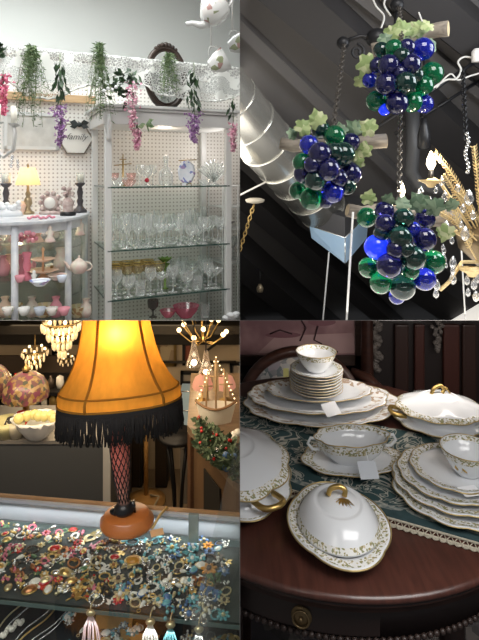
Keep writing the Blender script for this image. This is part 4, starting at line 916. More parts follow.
part(sh, 'fringe', b, FR, kind='stuff')
part(lp, 'bulb', MB().sphere(tilt @ V((0,0,SHZ+.17)) + o_, .026), glow('warm_bulb', (1,.7,.3), 6))
point('fringed_lamp_light', tilt @ V((.01,-.035,SHZ+.175)) + o_, 1.3, (1,.74,.36), .03); point('fringed_lamp_low', tilt @ V((0,-.02,SHZ+.05)) + o_, .25, (1,.72,.36), .03)
# swing tag and pen beside the base
q2 = Pz(157, 533, ZT); otag = single('orange_tag', MB().box(q2+V((0,0,.001)), (.032,.024,.001), RZ(.3)), mat('kraft_card', (.72,.47,.26), .7), 'small kraft price tag lying on the glass beside the lamp base', 'tag')
a_, b_ = Pz(152, 530, ZT), Pz(167, 511, ZT); part(otag, 'cord', MB().tube([a_+V((0,0,.003)), a_.lerp(b_,.5)+V((0,0,.012)), b_+V((0,0,.01))], .0032, 6), mat('tan_cord', (.52,.38,.15), .6), label='tan cord')
# ---- jewellery on the upper shelf and the velvet below
JC = {'gold': mat('jewel_gold', (.66,.47,.18), .28, .8), 'pale gold': mat('jewel_pale_gold', (.66,.58,.36), .28, .6), 'silver': mat('jewel_silver', (.66,.67,.68), .22, .85), 'red': mat('jewel_red', (.52,.03,.03), .15, coat=.5), 'pink': mat('jewel_pink', (.65,.20,.28), .2, coat=.4),
      'turquoise': mat('jewel_turquoise', (.16,.42,.48), .25), 'blue': mat('jewel_blue', (.10,.20,.42), .2, coat=.4), 'white': mat('jewel_white', (.80,.80,.77), .25, coat=.4), 'black': mat('jewel_black', (.02,.02,.022), .15, coat=.5), 'green': mat('jewel_green', (.12,.22,.12), .2, coat=.4),
      'copper': mat('jewel_copper', (.45,.20,.09), .3, .7), 'orange': mat('jewel_orange', (.62,.28,.04), .3), 'pearl': mat('jewel_pearl', (.82,.78,.70), .2, coat=.6), 'dark': mat('jewel_dark', (.10,.08,.07), .3, .5)}
def jewel(kind, col, col2, loc, s, rz):
    r = RZ(rz); nm = {'oval': 'oval_brooch', 'flower': 'flower_brooch', 'ring': 'finger_ring', 'hoop': 'hoop_earring', 'bangle': 'bangle', 'beads': 'bead_bracelet', 'leaf': 'leaf_brooch', 'butterfly': 'butterfly_brooch', 'cluster': 'cluster_brooch', 'drop': 'drop_earring', 'chain': 'coiled_chain', 'bow': 'bow_brooch'}[kind]
    t = thing(nm, 'x', 'jewellery', loc); t.rotation_euler = (0, 0, rz); M1, M2 = JC[col], JC[col2]
    def p(n, b, m): return part(t, n, b.scaled(s), m, local=True)
    if kind == 'oval': p('setting', MB().lathe([(0,0),(1,0),(1.05,.12),(.9,.2),(.8,.16)], 18, (0,0,0), 1, .75), M1); p('stone', MB().lathe([(.8,.14),(.6,.36),(.3,.46),(0,.5)], 16, (0,0,0), 1, .75), M2)
    elif kind == 'flower':
        b = MB()
        for k in range(7): a = 2*PI*k/7; b.sphere((.62*math.cos(a), .62*math.sin(a), .14), .42, 8, 6, (1,.62,.32), RZ(a))
        p('petals', b, M1); p('centre', MB().sphere((0,0,.25), .32, 10, 6), M2)
    elif kind == 'ring': p('band', MB().torus((0,0,.62), .6, .1, 18, 6, Matrix.Rotation(PI/2,3,'X')), M1); p('stone', MB().sphere((0,0,1.3), .36, 10, 7, (1,1,.7)), M2)
    elif kind == 'hoop': p('hoop', MB().torus((0,0,.1), .8, .10, 20, 6), M1)
    elif kind == 'bangle': p('band', MB().torus((0,0,.16), 1, .16, 24, 7), M1); p('stone', MB().sphere((0,-1,.3), .25, 8, 6), M2)
    elif kind == 'beads':
        b = MB(); n = 16
        for k in range(n): a = 2*PI*k/n; b.sphere((1.0*math.cos(a), .8*math.sin(a), .19), .19, 7, 5)
        p('beads', b, M1)
    elif kind == 'leaf':
        b = MB()
        for k in (-1, 0, 1): b.leaf((0,0,.12), V((math.sin(k*.8), math.cos(k*.8), .1)), 1.5 - abs(k)*.3, .35, V((math.cos(k*.8), -math.sin(k*.8), .0)))
        b.tube([(0,0,.12),(0,-.8,.12)], .08, 6); p('leaves', b, M1); p('stone', MB().sphere((0,0,.25), .22, 8, 6), M2)
    elif kind == 'butterfly':
        b = MB()
        for sx in (-1, 1): b.leaf((0,.1,.12), (sx,.75,.2), 1.35, .45, (0,0,1)); b.leaf((0,.1,.12), (sx,.75,.2), 1.35, .5, (-.75*sx,1,0)); b.leaf((0,-.1,.12), (sx,-.8,.2), 1.0, .4, (.8*sx,1,0))
        p('wings', b, M1); p('body', MB().tube([(0,-.6,.2),(0,.1,.25),(0,.6,.2)], [.08,.14,.1], 7), M2)
    elif kind == 'cluster':
        b, b2 = MB(), MB()
        for k in range(11): (b if k % 2 else b2).sphere((rnd.gauss(0,.45), rnd.gauss(0,.45), .2+rnd.random()*.15), .26, 7, 5)
        p('gold_beads', b, M1); p('coloured_beads', b2, M2)
    elif kind == 'drop': p('hook', MB().torus((0,.85,.1), .3, .06, 12, 5), M1); p('drop', MB().lathe([(0,-.9),(.36,-.5),(.3,.1),(.08,.55),(0,.6)], 10, (0,0,.3), rot=Matrix.Rotation(-PI/2,3,'X')), M2)
    elif kind == 'chain': p('links', MB().tube([((.35+.05*i/6)*math.cos(i*.55)*1.6, (.35+.05*i/6)*math.sin(i*.55)*1.3, .1) for i in range(46)], .075, 5), M1); p('pendant', MB().sphere((1.1,-.6,.2), .26, 9, 6, (1,1,.6)), M2)
    elif kind == 'bow':
        b = MB()
        for sx in (-1, 1): b.torus((sx*.62,.1,.15), .45, .14, 14, 6, RZ(sx*.4), 1, .7); b.tube([(0,0,.15),(sx*.5,-.9,.12)], .12, 6)
        p('ribbon', b, M1); p('knot', MB().sphere((0,0,.25), .24, 8, 6), M2)
    return t
KN = {'oval': 'oval brooch', 'flower': 'flower brooch', 'ring': 'finger ring', 'hoop': 'hoop earring', 'bangle': 'bangle', 'beads': 'bead bracelet', 'leaf': 'leaf brooch', 'butterfly': 'butterfly brooch', 'cluster': 'bead cluster brooch', 'drop': 'drop earring', 'chain': 'coiled chain with pendant', 'bow': 'bow brooch'}
reg = {}
def addj(kind, c1, c2, u, v, z, s, rz, own=None, where=None):
    loc = Pz(u, v, z); j = jewel(kind, c1, c2, loc, s, rz)
    if own: j['label'] = own
    else: reg.setdefault((kind, c1, c2, where), []).append((j, u))
ZU = Z1 + .0018
special = [('oval','gold','red',55,549,.017,.2,'large oval red stone brooch near the left of the upper shelf'),('ring','gold','pearl',97,571,.014,0,'gold ring with a big white pearl standing in the middle of the shelf'),
 ('oval','gold','orange',133,561,.021,.1,'gold rimmed yellow oval brooch just below the lamp base'),('flower','orange','dark',209,570,.020,.3,'large orange sunflower brooch with dark centre at the right'),('flower','orange','copper',208,546,.014,.1,'small orange flower brooch near the clear clip at the right'),
 ('butterfly','green','black',215,581,.018,.2,'green butterfly brooch below the large sunflower brooch'),('oval','gold','copper',30,590,.018,.6,'tan oval cameo brooch at the left of the upper shelf'),('leaf','gold','copper',73,598,.020,-.9,'gold leaf brooch near the front edge of the upper shelf'),
 ('flower','red','gold',58,580,.012,0,'small red and gold flower brooch at left centre'),('oval','copper','red',73,530,.012,0,'small copper brooch with a red stone at the back of the shelf'),('cluster','pink','gold',18,582,.014,0,'pink bead cluster brooch at the far left of the shelf'),
 ('bangle','white','pearl',211,597,.010,.5,'small white curved bangle below the green butterfly'),('butterfly','copper','dark',197,583,.015,-.2,'copper butterfly brooch left of the green butterfly'),('flower','turquoise','gold',172,549,.018,0,'turquoise flower brooch behind the kraft tag')]
taken = []
for k, c1, c2, u, v, s, rz, L in special: addj(k, c1, c2, u, v, ZU, s, rz, L); taken.append((u, v, s*420))
kinds = ['oval','flower','leaf','cluster','drop','cluster','bow','flower','cluster','butterfly','oval','chain','leaf','cluster','beads','flower','drop']
colsL = ['gold','gold','pale gold','silver','red','pink','copper','white','dark','pale gold','gold','green']; colsR = ['gold','pale gold','silver','turquoise','blue','white','dark','silver','pale gold','turquoise']
tries = 0; cnt = 0
while tries < 9000 and cnt < 255:
    tries += 1; u = rnd.uniform(-4, 228); back = 521 + u*.085; front = 590 + u*.15
    v = rnd.uniform(back + 3, front - 3); s = rnd.uniform(.0085, .0145) * (1 + .25*(v-520)/90)
    R_ = s*420*.95
    if any((u-a)**2 + ((v-b_)*1.35)**2 < (R_ + c)**2*.40 for a, b_, c in taken): continue
    if u > 100 and u < 154 and v < 540: continue
    taken.append((u, v, R_)); cnt += 1; cols = colsL if u < 120 else colsR
    k = rnd.choice(kinds); c1 = rnd.choice(cols); c2 = rnd.choice(cols)
    if c2 == c1: c2 = 'white'
    if k in ('hoop', 'beads'): c2 = c1
    row = 'back' if v < back + (front-back)*.5 else 'front'
    addj(k, c1, c2, u, v, ZU, s, rnd.uniform(0, 6.28), None, f', upper shelf {row}')
# lower velvet: chains at left, beads, tassels, earrings
for i, (u0, u1) in enumerate(((0, 30), (10, 38), (28, 60), (34, 66), (46, 80), (52, 84))):
    a, b_ = Pz(u0-18, 645, Z2+.003), Pz(u1-8, 600 + u1*.1, Z2+.003); pts = [a.lerp(b_, k/10) + V((.004*math.sin(k*.7+i), 0, 0)) for k in range(11)]
    mb = MB()
    for k in range(46):
        q_ = a.lerp(b_, k/45) + V((.004*math.sin(k*.16+i), 0, 0)); mb.sphere(q_, .0022, 5, 4)
    mb.tube(pts, .0012, 4); single('fine_chain_necklace', mb, JC[('pale gold','silver','silver','gold','silver','silver')[i]], f'{NTH[i]} from the left of the fine chain necklaces stretched on black velvet', 'necklace', 'fine chain necklaces')
mb = MB()
for k in range(16): mb.sphere(Pz(2 + k*1.35, 635 - k*1.0 + 2*math.sin(k), Z2+.006), .0062, 7, 5)
single('pearl_strand', mb, JC['pearl'], 'short pale pearl strand on black velvet at the lower left corner', 'necklace')
def tassel(label, u, v0, v1, w, n, m):
    top = Pz(u, 594 + u*.152, Z1-.004); top = top + nc*.012; mb = MB(); L = .15
    for k in range(n):
        f = (k/(n-1) - .5); x = ec*px(f*w, top.y); y = nc*.008*math.sin(k*2.3)
        mb.tube([top, top + x*.6 + y*.5 + V((0,0,-.03)), top + x*.9 + y + V((.003*math.sin(k),0,-L*.6)), top + x + y*1.3 + V((.004*math.sin(k*3),0,-L*rnd.uniform(.9,1)))], .0017, 4)
    t = thing('tassel_necklace', label, 'necklace', V((top.x, top.y, top.z-L))); part(t, 'strands', mb, m); part(t, 'cap', MB().sphere(top, .008, 10, 7, (1.3,.8,.8)), JC['pale gold'])
    part(t, 'loop', MB().tube(smooth([top, top + nc*.0 + V((0,0,.014)), top - nc*.018 + V((0,0,.013)), top - nc*.03 + V((0,0,.008))]), .0015, 5), JC['pale gold'])
tassel('bundle of white strand necklaces hanging under the shelf edge at centre', 152, 618, 650, 24, 15, JC['white']); tassel('bundle of pale blue strand necklaces right of the white strands', 172, 620, 652, 22, 13, JC['turquoise'])
tassel('pale pink strand necklace left of centre under the shelf edge', 93, 606, 648, 22, 9, mat('pale_pink_cord', (.66,.52,.56), .5)); tassel('grey strand necklace at the right under the shelf edge', 200, 628, 655, 20, 10, JC['silver'])
single('tan_display_card', MB().box(Pz(112, 632, Z2+.002), (.09,.10,.003), RZ(.1)), mat('tan_card', (.55,.32,.13), .7), 'tan jewellery card lying on the lower velvet at centre', 'card')
single('tan_display_card', MB().box(Pz(140, 650, Z2+.002), (.07,.08,.003), RZ(-.1)), mat('amber_card', (.62,.34,.12), .7), 'amber jewellery card lying at the bottom edge below the white strands', 'card')
for i in range(95):
    u = rnd.uniform(66, 236); back = 600 + u*.155; v = rnd.uniform(back + 4, 652)
    if any(abs(u-x) < 9 for x in (152, 172, 93)): continue
    k = rnd.choice(['oval','flower','hoop','drop','cluster','chain','beads']); c1 = rnd.choice(colsR); c2 = 'white' if c1 != 'white' else 'gold'
    if k in ('hoop','beads'): c2 = c1
    addj(k, c1, c2, u, v, Z2 + .004, rnd.uniform(.010,.014), rnd.uniform(0,6), None, ', lower velvet')
for (k, c1, c2, wh), L in reg.items():
    w = f'{c1} {KN[k]}' if c1 == c2 else f'{c1} and {c2} {KN[k]}'
    rank(L, (w + ' on the glass case' + wh) if len(L) == 1 else ('the ' + w.replace('chain with pendant','chain').replace('brooch','brooches').replace('earring','earrings').replace('bangle','bangles').replace('bracelet','bracelets').replace('ring','rings') .replace('earringss','earrings') + wh), w + ' group' + wh)
# ---- grey counter at left with things on it
zg = 1.6 - 270*2.2/F; xg = (107-U0)/F*2.2
gc = thing('grey_counter', 'dark slate grey display counter with a pale top edge behind the lamp', 'counter', (-1.0, 2.5, ZF))
part(gc, 'body', MB().box((-1.0+.0, 2.36, (zg-.015+ZF)/2), ((xg+1.0)*2, .32, zg-.015-ZF)), mat('slate_panel', (.060,.066,.075), .45))
part(gc, 'top', MB().box((-1.0, 2.36, zg-.0075), ((xg+1.0)*2+.01, .33, .015)), mat('pale_grey_top', (.17,.165,.16), .4)); part(gc, 'edge_trim', MB().box((xg, 2.198, (zg+ZF)/2), (.03,.012,zg-ZF)), mat('light_grey_trim', (.42,.42,.42), .5))
def onc(u, v): p = Pz(u, v, zg); p.z += .0005; return p
q = onc(37, 438); t = thing('shell_bowl', 'large white shell shaped china bowl on the grey counter', 'bowl', q)
part(t, 'shell', MB().lathe([(0,0),(.04,0),(.05,.01),(.085,.05),(.10,.085),(.105,.09),(.08,.05),(.04,.02),(0,.015)], 30, q, 1.0, .7, (.07, 9)), CHINA)
b = MB()
for k in range(7): b.sphere(q + V((-.07+k*.025, .0+rnd.uniform(-.02,.02), .09)), .022, 9, 6)
single('yellow_ornaments', b, mat('yellow_glass', (.62,.55,.22), .2, coat=.4), 'heap of pale yellow glass fruit in the white shell bowl', 'ornament', kind='stuff')
for i, (u, v, r, m, L) in enumerate(((6,437,.05,'yellow_dish','yellow green glass bowl at the left end of the grey counter'),(16,438,.035,'cream_dish','small cream glass bowl next to the yellow green bowl'))):
    q = onc(u, v); single('glass_bowl', MB().lathe([(0,0),(r*.6,0),(r,.045),(r*1.05,.075),(r*.9,.045),(0,.012)], 18, q, 1, 1, (.06,10)), mat(m, (.58,.55,.30) if i == 0 else (.7,.65,.5), .15, coat=.5), L, 'bowl')
q = onc(11, 436); single('dark_ball_ornament', MB().lathe([(0,0),(.016,0),(.008,.012),(.012,.02),(.026,.04),(.028,.055),(.016,.078),(0,.082)], 14, q), BLACK, 'small black round ornament among the yellow bowls', 'ornament')
q = onc(26, 424); t = thing('mosaic_shade_lamp', 'table lamp with a jewelled floral dome shade behind the shell bowl', 'lamp', q)
part(t, 'base', MB().lathe([(0,0),(.05,0),(.045,.012),(.018,.03),(.014,.08),(.02,.10),(.01,.13),(.008,.2)], 16, q), BRASS)
TIF = speckle('jewelled_glass', [(0,(.10,.04,.045)),(.25,(.20,.12,.04)),(.45,(.04,.045,.03)),(.6,(.13,.03,.06)),(.8,(.26,.18,.09))], 70, .3)
part(t, 'lamp_shade', MB().lathe([(.098,.12),(.10,.13),(.095,.165),(.076,.20),(.045,.225),(.015,.235)], 30, q, scal=(.03,10)), TIF); part(t, 'finial', MB().lathe([(.015,.24),(.018,.25),(.006,.262),(0,.275)], 10, q), BRASS)
q = onc(8, 420); t = thing('mosaic_shade_lamp', 'second jewelled dome lamp, cut by the left edge of the view', 'lamp', q + V((-.13,.05,0))); q = q + V((-.13,.05,0))
part(t, 'base', MB().lathe([(0,0),(.05,0),(.045,.012),(.018,.03),(.01,.13),(.008,.2)], 16, q), BRASS); part(t, 'lamp_shade', MB().lathe([(.118,.10),(.12,.115),(.112,.16),(.09,.20),(.055,.23),(.015,.24)], 30, q, scal=(.03,10)), TIF)
q = onc(26, 427); single('red_vase', MB().lathe([(0,0),(.026,0),(.036,.03),(.03,.055),(.012,.075),(.018,.09)], 16, q + V((0,-.05,0))), mat('red_glass', (.50,.02,.02), .1, coat=.6), 'small red glass vase in front of the jewelled lamp', 'vase')
# clutter on a shelf behind
sf = thing('clutter_shelf', 'dark two tier shelf of bottles at the back left of the shop', 'shelf', (-1.25, 3.2, ZF))
part(sf, 'shelf_board', MB().box((-1.30, 3.2, .145), (1.2,.3,.03)), BLACK); part(sf, 'shelf_board', MB().box((-1.30, 3.2, .285), (1.2,.3,.02)), BLACK); part(sf, 'back', MB().box((-1.30,3.36,-.04),(1.2,.02,.88)), mat('brown_black', (.05,.035,.025), .6))
for s_ in (-1.88, -.72): part(sf, 'upright', MB().box((s_,3.2,-.055),(.03,.3,.85)), BLACK)
bc = ['red','blue','white','dark','turquoise','gold','green','red','white','dark']; nb = 0
for row, z in ((0, .1605), (1, .2955)):
    for k in range(7):
        x = -1.40 + k*.055 + rnd.uniform(-.012,.012); r = rnd.uniform(.018,.025); h = rnd.uniform(.06,.115) if row == 0 else rnd.uniform(.05,.12); c = bc[(k*3 + row*4) % 10]
        single('shop_bottle' if k % 2 else 'shop_jar', MB().lathe([(0,0),(r,0),(r,h*.6),(r*.4,h*.78),(r*.4,h),(0,h)] if k % 2 else [(0,0),(r*.8,0),(r,h*.3),(r*.9,h*.7),(r*.6,h*.75),(0,h*.85)], 12, (x, 3.12, z)), JC[c], f'{c} {"bottle" if k % 2 else "jar"}, {NTH[k]} from the left on the {"lower" if row == 0 else "upper"} board of the dark shelf', 'bottle' if k % 2 else 'jar', 'bottles and jars on the dark shelf')
# ---- framed pictures on the back wall
ART = [speckle('art_a', [(0,(.30,.22,.14)),(.5,(.42,.34,.22)),(.8,(.2,.16,.1))], 9, .5), speckle('art_b', [(0,(.14,.03,.02)),(.6,(.25,.07,.04))], 8, .5), speckle('art_c', [(0,(.55,.5,.42)),(.7,(.35,.3,.25))], 12, .5)]
for (u, v, w, h, a, fm, L) in ((41,362,16,12,0,'k','brown framed landscape picture at left on the tan wall'),(60,360,11,18,2,'k','dark framed upright picture beside the left edge of the amber shade'),(10,372,8,26,1,'k','tall red brown picture at the far left wall'),(167,353,17,22,0,'g','gold framed picture right of the amber shade'),
                               (188,353,8,20,1,'k','narrow red framed picture right of the gold framed picture'),(192,377,20,10,2,'k','low framed pale still life below the red picture'),(236,370,10,14,2,'k','small framed picture at the right wall end'),(45,378,20,8,1,'k','low dark framed picture under the brown landscape')):
    c = P(u, v, 3.605); W_, H_ = px(w,3.6), px(h,3.6); t = thing('framed_picture', L, 'picture', c); b = MB()
    for sx in (-1, 1): b.box(c + V((sx*W_/2,-.01,0)), (.018,.03,H_+.018)); b.box(c + V((0,-.01,sx*H_/2)), (W_+.018,.03,.018))
    part(t, 'frame', b, BLACK if fm == 'k' else BRASS); part(t, 'picture', MB().box(c, (W_, .006, H_)), ART[a])
# pipes on the wall
for (u0,v0,u1,v1,L) in ((0,360,52,366,'dark pipe crossing the upper left wall'),(30,338,62,352,'dark slanting pipe under the ceiling at left'),(150,362,236,362,'thin dark rail across the wall at right'),(205,352,240,326,'dark slanting brace at the upper right wall')):
    single('wall_pipe', MB().cyl(P(u0,v0,3.5), P(u1,v1,3.5), .009), mat('dark_pipe', (.03,.025,.02), .5), L, 'pipe')
# ---- crystal chandeliers and pendants
WARM = glow('warm_bead', (1,.75,.42), 3.0)
def crystal_ch(label, u, v, d, R_, rows, drops, lights):
    c = P(u, v, d); t = thing('crystal_chandelier', label, 'chandelier', c); b = MB(); cr = []; bl = []
    for r_ in range(rows): b.torus(c + V((0,0,-R_*.5*r_)), R_*(1-.28*r_), R_*.035, 24, 5)
    b.cyl(c, c + V((0,0,R_*2.2)), R_*.05)
    for r_ in range(rows):
        n = int(drops*(1-.25*r_))
        for k in range(n):
            a = 2*PI*k/n; cr.append(MB().sphere(c + V((R_*(1-.28*r_)*math.cos(a), R_*(1-.28*r_)*math.sin(a), -R_*.5*r_ - R_*.28)), R_*.10, 6, 5, (1,1,2.2)))
    for k in range(lights): a = 2*PI*k/lights; bl.append(MB().sphere(c + V((R_*.8*math.cos(a), R_*.8*math.sin(a), R_*.12)), R_*.11, 8, 6))
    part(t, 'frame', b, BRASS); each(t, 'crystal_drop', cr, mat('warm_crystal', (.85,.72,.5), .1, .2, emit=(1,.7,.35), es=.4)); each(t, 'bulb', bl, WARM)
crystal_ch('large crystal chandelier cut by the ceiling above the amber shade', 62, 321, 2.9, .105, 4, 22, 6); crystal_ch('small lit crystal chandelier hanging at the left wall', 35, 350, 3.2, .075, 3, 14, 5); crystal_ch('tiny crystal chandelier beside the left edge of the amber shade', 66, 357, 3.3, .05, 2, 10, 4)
c = P(202, 334, 3.0); t = thing('branched_bulb_chandelier', 'branched brass chandelier of many small bulbs at the right', 'chandelier', c); b = MB(); bl = []
for k in range(13):
    a = 2*PI*k/13; e = c + V((.14*math.cos(a)*(1-.25*(k%2)), .12*math.sin(a), .03 + .05*(k % 3) - .03)); b.tube([c + V((0,0,-.04)), (c+e)/2 + V((0,0,-.05)), e], .004, 5); bl.append(MB().sphere(e + V((0,0,.014)), .014, 8, 6))
b.cyl(c+V((0,0,-.05)), c+V((0,0,.2)), .006); part(t, 'arms', b, BRASS); each(t, 'bulb', bl, WARM)
for (u, v, L) in ((194,365,'clear cone pendant lamp left of the ship model'),(206,375,'clear cone pendant lamp hanging in front of the ship masts')):
    c = P(u, v, 2.6); t = thing('cone_pendant', L, 'pendant', c); part(t, 'shade', MB().lathe([(.042,0),(.03,.03),(.016,.08),(.01,.12)], 18, c), thin_glass('smoke_cone', (.8,.75,.7), .5, .15, milk=.3, milkcol=(.7,.6,.5))); part(t, 'bulb', MB().sphere(c+V((0,0,.012)), .016, 10, 7), BULB); part(t, 'cord', MB().cyl(c+V((0,0,.12)), c+V((0,0,.36)), .003), IRON)
for i, (u, v) in enumerate(((19,367),(55,398),(182,341),(176,372))):
    pass
# ---- right counter receding, with greenery and ship model
zr = 1.6 - 310*1.9/F
rc_ = thing('wood_sided_counter', 'wood sided glass counter receding at the right, topped with greenery', 'counter', (-.05, 2.2, ZF))
pts = [(-.014,1.9),(-.222,2.31),(-.26,2.9),(.02,2.9),(.02,1.86)]
part(rc_, 'side_body', MB().poly([V((x,y,ZF)) for x, y in pts], (0,0,zr-.03-ZF)), wood('brown_panel', (.11,.065,.035), (.18,.11,.06), 4, (3,3,.6), .45)); part(rc_, 'top', MB().poly([V((x - .012,y,zr-.03)) for x, y in pts], (0,0,.03)), wood('pale_edge', (.16,.11,.07), (.24,.17,.11), 5))
b = MB(); b.box((-.105, 2.1, (zr+ZF)/2+.1), (.022,.022,zr-ZF-.25)); part(rc_, 'corner_post', MB().poly([V((x,y,ZF)) for x, y in ((-.232,2.30),(-.215,2.26),(-.19,2.28),(-.21,2.32))], (0,0,zr-.03-ZF)), wood('dark_post', (.10,.05,.03), (.15,.08,.045), 5))
part(rc_, 'opening_shade_sheet', MB().poly([V((-.146,2.15,zr-.10)), V((-.075,2.01,zr-.10)), V((-.075,2.01,ZF+.2)), V((-.146,2.15,ZF+.2))], (-.004,-.002,0)), mat('painted_opening_shade', (.012,.01,.008), .8))  # flat black sheet painted as the shade inside an opening
gt = Pz(214, 436, zr); gr = thing('greenery_garland', 'green artificial foliage with red berries heaped on the right counter', 'garland', gt); lv = MB(); be = []
for k in range(900):
    u = rnd.uniform(196, 239); v = 431 + (u-198)*.7 + rnd.uniform(-4, 26); 
    pp = Pz(u, v, zr); 
    pp.z += rnd.uniform(.004,.05); lv.leaf(pp, V((rnd.uniform(-1,1), rnd.uniform(-1,1), rnd.uniform(-.1,.8))), rnd.uniform(.02,.04), rnd.uniform(.006,.011))
    if k % 38 == 0: be.append(MB().sphere(pp + V((0,0,.012)), .007, 7, 5))
part(gr, 'leaves', lv, speckle('dull_green', [(0,(.05,.09,.05)),(.4,(.10,.16,.09)),(.75,(.16,.22,.14))], 60, .6)); each(gr, 'berry', be, JC['red'])
for (u, v, c, L) in ((232,447,'white','white tissue paper lump at the right end of the greenery'),(222,462,'silver','silver trinket at the front of the greenery'),(231,470,'blue','blue trinket at the right front of the greenery'),(214,424,'pink','pink flower bunch behind the greenery')):
    q = Pz(u, v, zr); b = MB()
    for k in range(8): b.sphere(q + V((rnd.gauss(0,.014), rnd.gauss(0,.012), .02+abs(rnd.gauss(0,.016)))), rnd.uniform(.010,.018), 7, 5)
    single('counter_trinket', b, JC[c], L, 'trinket')
q = Pz(216, 425, zr); sp3 = thing('ship_model', 'model sailing ship with white hull and beaded rigging on the right counter', 'model ship', q); xw = px(20, q.y)
hull = []
b = MB().surf(lambda i, j: q + V(((i*2-1)*xw*(.75+.25*j), (.05*math.sin(PI*i))*(-1)*(.5+.5*j), .012 + j*.075 + .015*(2*i-1)**2*j)), 16, 6); b.surf(lambda i, j: q + V(((i*2-1)*xw*(.75+.25*j), (.05*math.sin(PI*i))*(.5+.5*j), .012 + j*.075 + .015*(2*i-1)**2*j)), 16, 6)
part(sp3, 'hull', b, mat('cream_hull', (.80,.77,.70), .5)); part(sp3, 'rail', MB().tube([q + V(((i/8*2-1)*xw, -.05*math.sin(PI*i/8), .09+.015*(i/4-1)**2)) for i in range(9)], .006, 6), mat('brown_rail', (.25,.14,.07), .5))
b = MB(); 
for dx, h in ((-.045,.24),(.0,.30),(.045,.25)): b.cyl(q+V((dx,0,.05)), q+V((dx*.8,0,h)), .004); b.cyl(q+V((dx-.03,0,h*.72)), q+V((dx+.03,0,h*.72)), .003)
part(sp3, 'masts', b, wood('mast_wood', (.35,.22,.1), (.45,.3,.16), 6)); b = MB()
for dx, h in ((-.045,.24),(.0,.30),(.045,.25)): b.poly([q+V((dx-.008,.004,h*.92)), q+V((dx+.008,.004,h*.92)), q+V((dx+.014,.0,h*.5)), q+V((dx-.014,.0,h*.5))])
part(sp3, 'sails', b, shade_mat('tan_sail', (.50,.38,.25), (.5,.38,.22), .3)); b = MB()
for k in range(12):
    for sx in (-1, 1): b.sphere(q + V((sx*.09*k/11, 0, .30 - .2*k/11)), .0034, 5, 4)
part(sp3, 'bead_rigging', b, WARM)
for (u, v, L) in ((199,398,'pink floral glass lampshade on a stem left of the ship'),(224,398,'pink floral glass lampshade on a stem behind the ship')):
    q = Pz(u, 424, zr) + V((0,.22,0)); q.z = zr + .0005; t = thing('floral_shade_lamp', L, 'lamp', q); zz = .10
    part(t, 'lamp_shade', MB().lathe([(.048,zz-.03),(.047,zz-.01),(.036,zz+.02),(.012,zz+.034)], 24, q, scal=(.05,8)), shade_mat('pink_floral_glass', (.62,.36,.28), (.8,.45,.35), .5, .25, 30)); part(t, 'stem', MB().lathe([(0,0),(.04,0),(.035,.01),(.006,.02),(.006,zz+.04)], 12, q), BRASS)
# glass cabinet, stool, dark speaker boxes, wood pole lamp
c = P(190, 440, 3.3); t = thing('glass_showcase', 'narrow lit glass showcase at the back right', 'cabinet', V((c.x, 3.3, ZF))); xx, w_ = c.x, .11
part(t, 'panes', MB().box((xx, 3.3, .05), (w_, .12, .34)), mat('pale_aqua_glass', (.32,.42,.46), .15, emit=(.55,.7,.75), es=.12)); part(t, 'base', MB().box((xx,3.3,(ZF-.12)/2), (w_,.12,-.12-ZF)), mat('grey_base', (.2,.18,.16), .6))
b = MB()
for sx in (-1, 1): b.cyl((xx+sx*w_/2,3.24,-.12), (xx+sx*w_/2,3.24,.22), .006)
for z in (-.12, .0, .1, .22): b.cyl((xx-w_/2,3.24,z), (xx+w_/2,3.24,z), .004)
part(t, 'frame', b, JC['silver'])
for k in range(4): single('showcase_glass', MB().lathe([(0,0),(.014,0),(.018,.03),(.012,.05)], 10, (xx-.036+k*.024, 3.22, -.118)), JC['white'], f'white trinket, {NTH[k]} from the left at the foot of the glass showcase', 'trinket', 'trinkets in the glass showcase')
q = Pz(177, 462, ZF) ; q = V((P(178,440,2.72).x, 2.72, ZF)); t = thing('iron_plant_stand', 'black iron pedestal table with curved legs at the back', 'table', q); zt3 = 1.6 - (434-V0)*2.72/F
part(t, 'top', MB().lathe([(0,zt3-ZF-.02),(.1,zt3-ZF-.02),(.1,zt3-ZF),(0,zt3-ZF)], 20, q), IRON)
for k in range(4):
    a = PI/4 + PI/2*k; H = zt3 - ZF; part(t, 'leg', MB().tube([q+V((.07*math.cos(a),.07*math.sin(a),H-.02)), q+V((.03*math.cos(a),.03*math.sin(a),H*.6)), q+V((.02*math.cos(a),.02*math.sin(a),H*.35)), q+V((.08*math.cos(a),.08*math.sin(a),0))], .008, 6), IRON)
for (u, L, w_) in ((120,'black cabinet standing behind the lamp stem, left one',44),(161,'black cabinet standing behind the fringe, right one',12)):
    c = P(u, 470, 3.4); W_ = px(w_, 3.4); zt4 = 1.6 - (432-V0)*3.4/F; t = thing('black_cabinet', L, 'cabinet', V((c.x,3.5,ZF)))
    part(t, 'body', MB().box((c.x,3.5,(zt4+ZF)/2), (W_,.2,zt4-ZF)), mat('matt_black', (.014,.011,.009), .6), bevel=.006); part(t, 'front_panel', MB().box((c.x,3.397,(zt4+ZF)/2), (W_*.9,.006,(zt4-ZF)*.9)), mat('black_panel', (.02,.014,.010), .4))
q = V((P(146,484,3.25).x, 3.25, ZF)); q.z = ZF + .0005; t = thing('wooden_floor_lamp', 'wooden pole floor lamp on a round base behind the counter', 'floor lamp', q); HW = wood('honey_pole', (.42,.22,.07), (.52,.30,.11), 5)
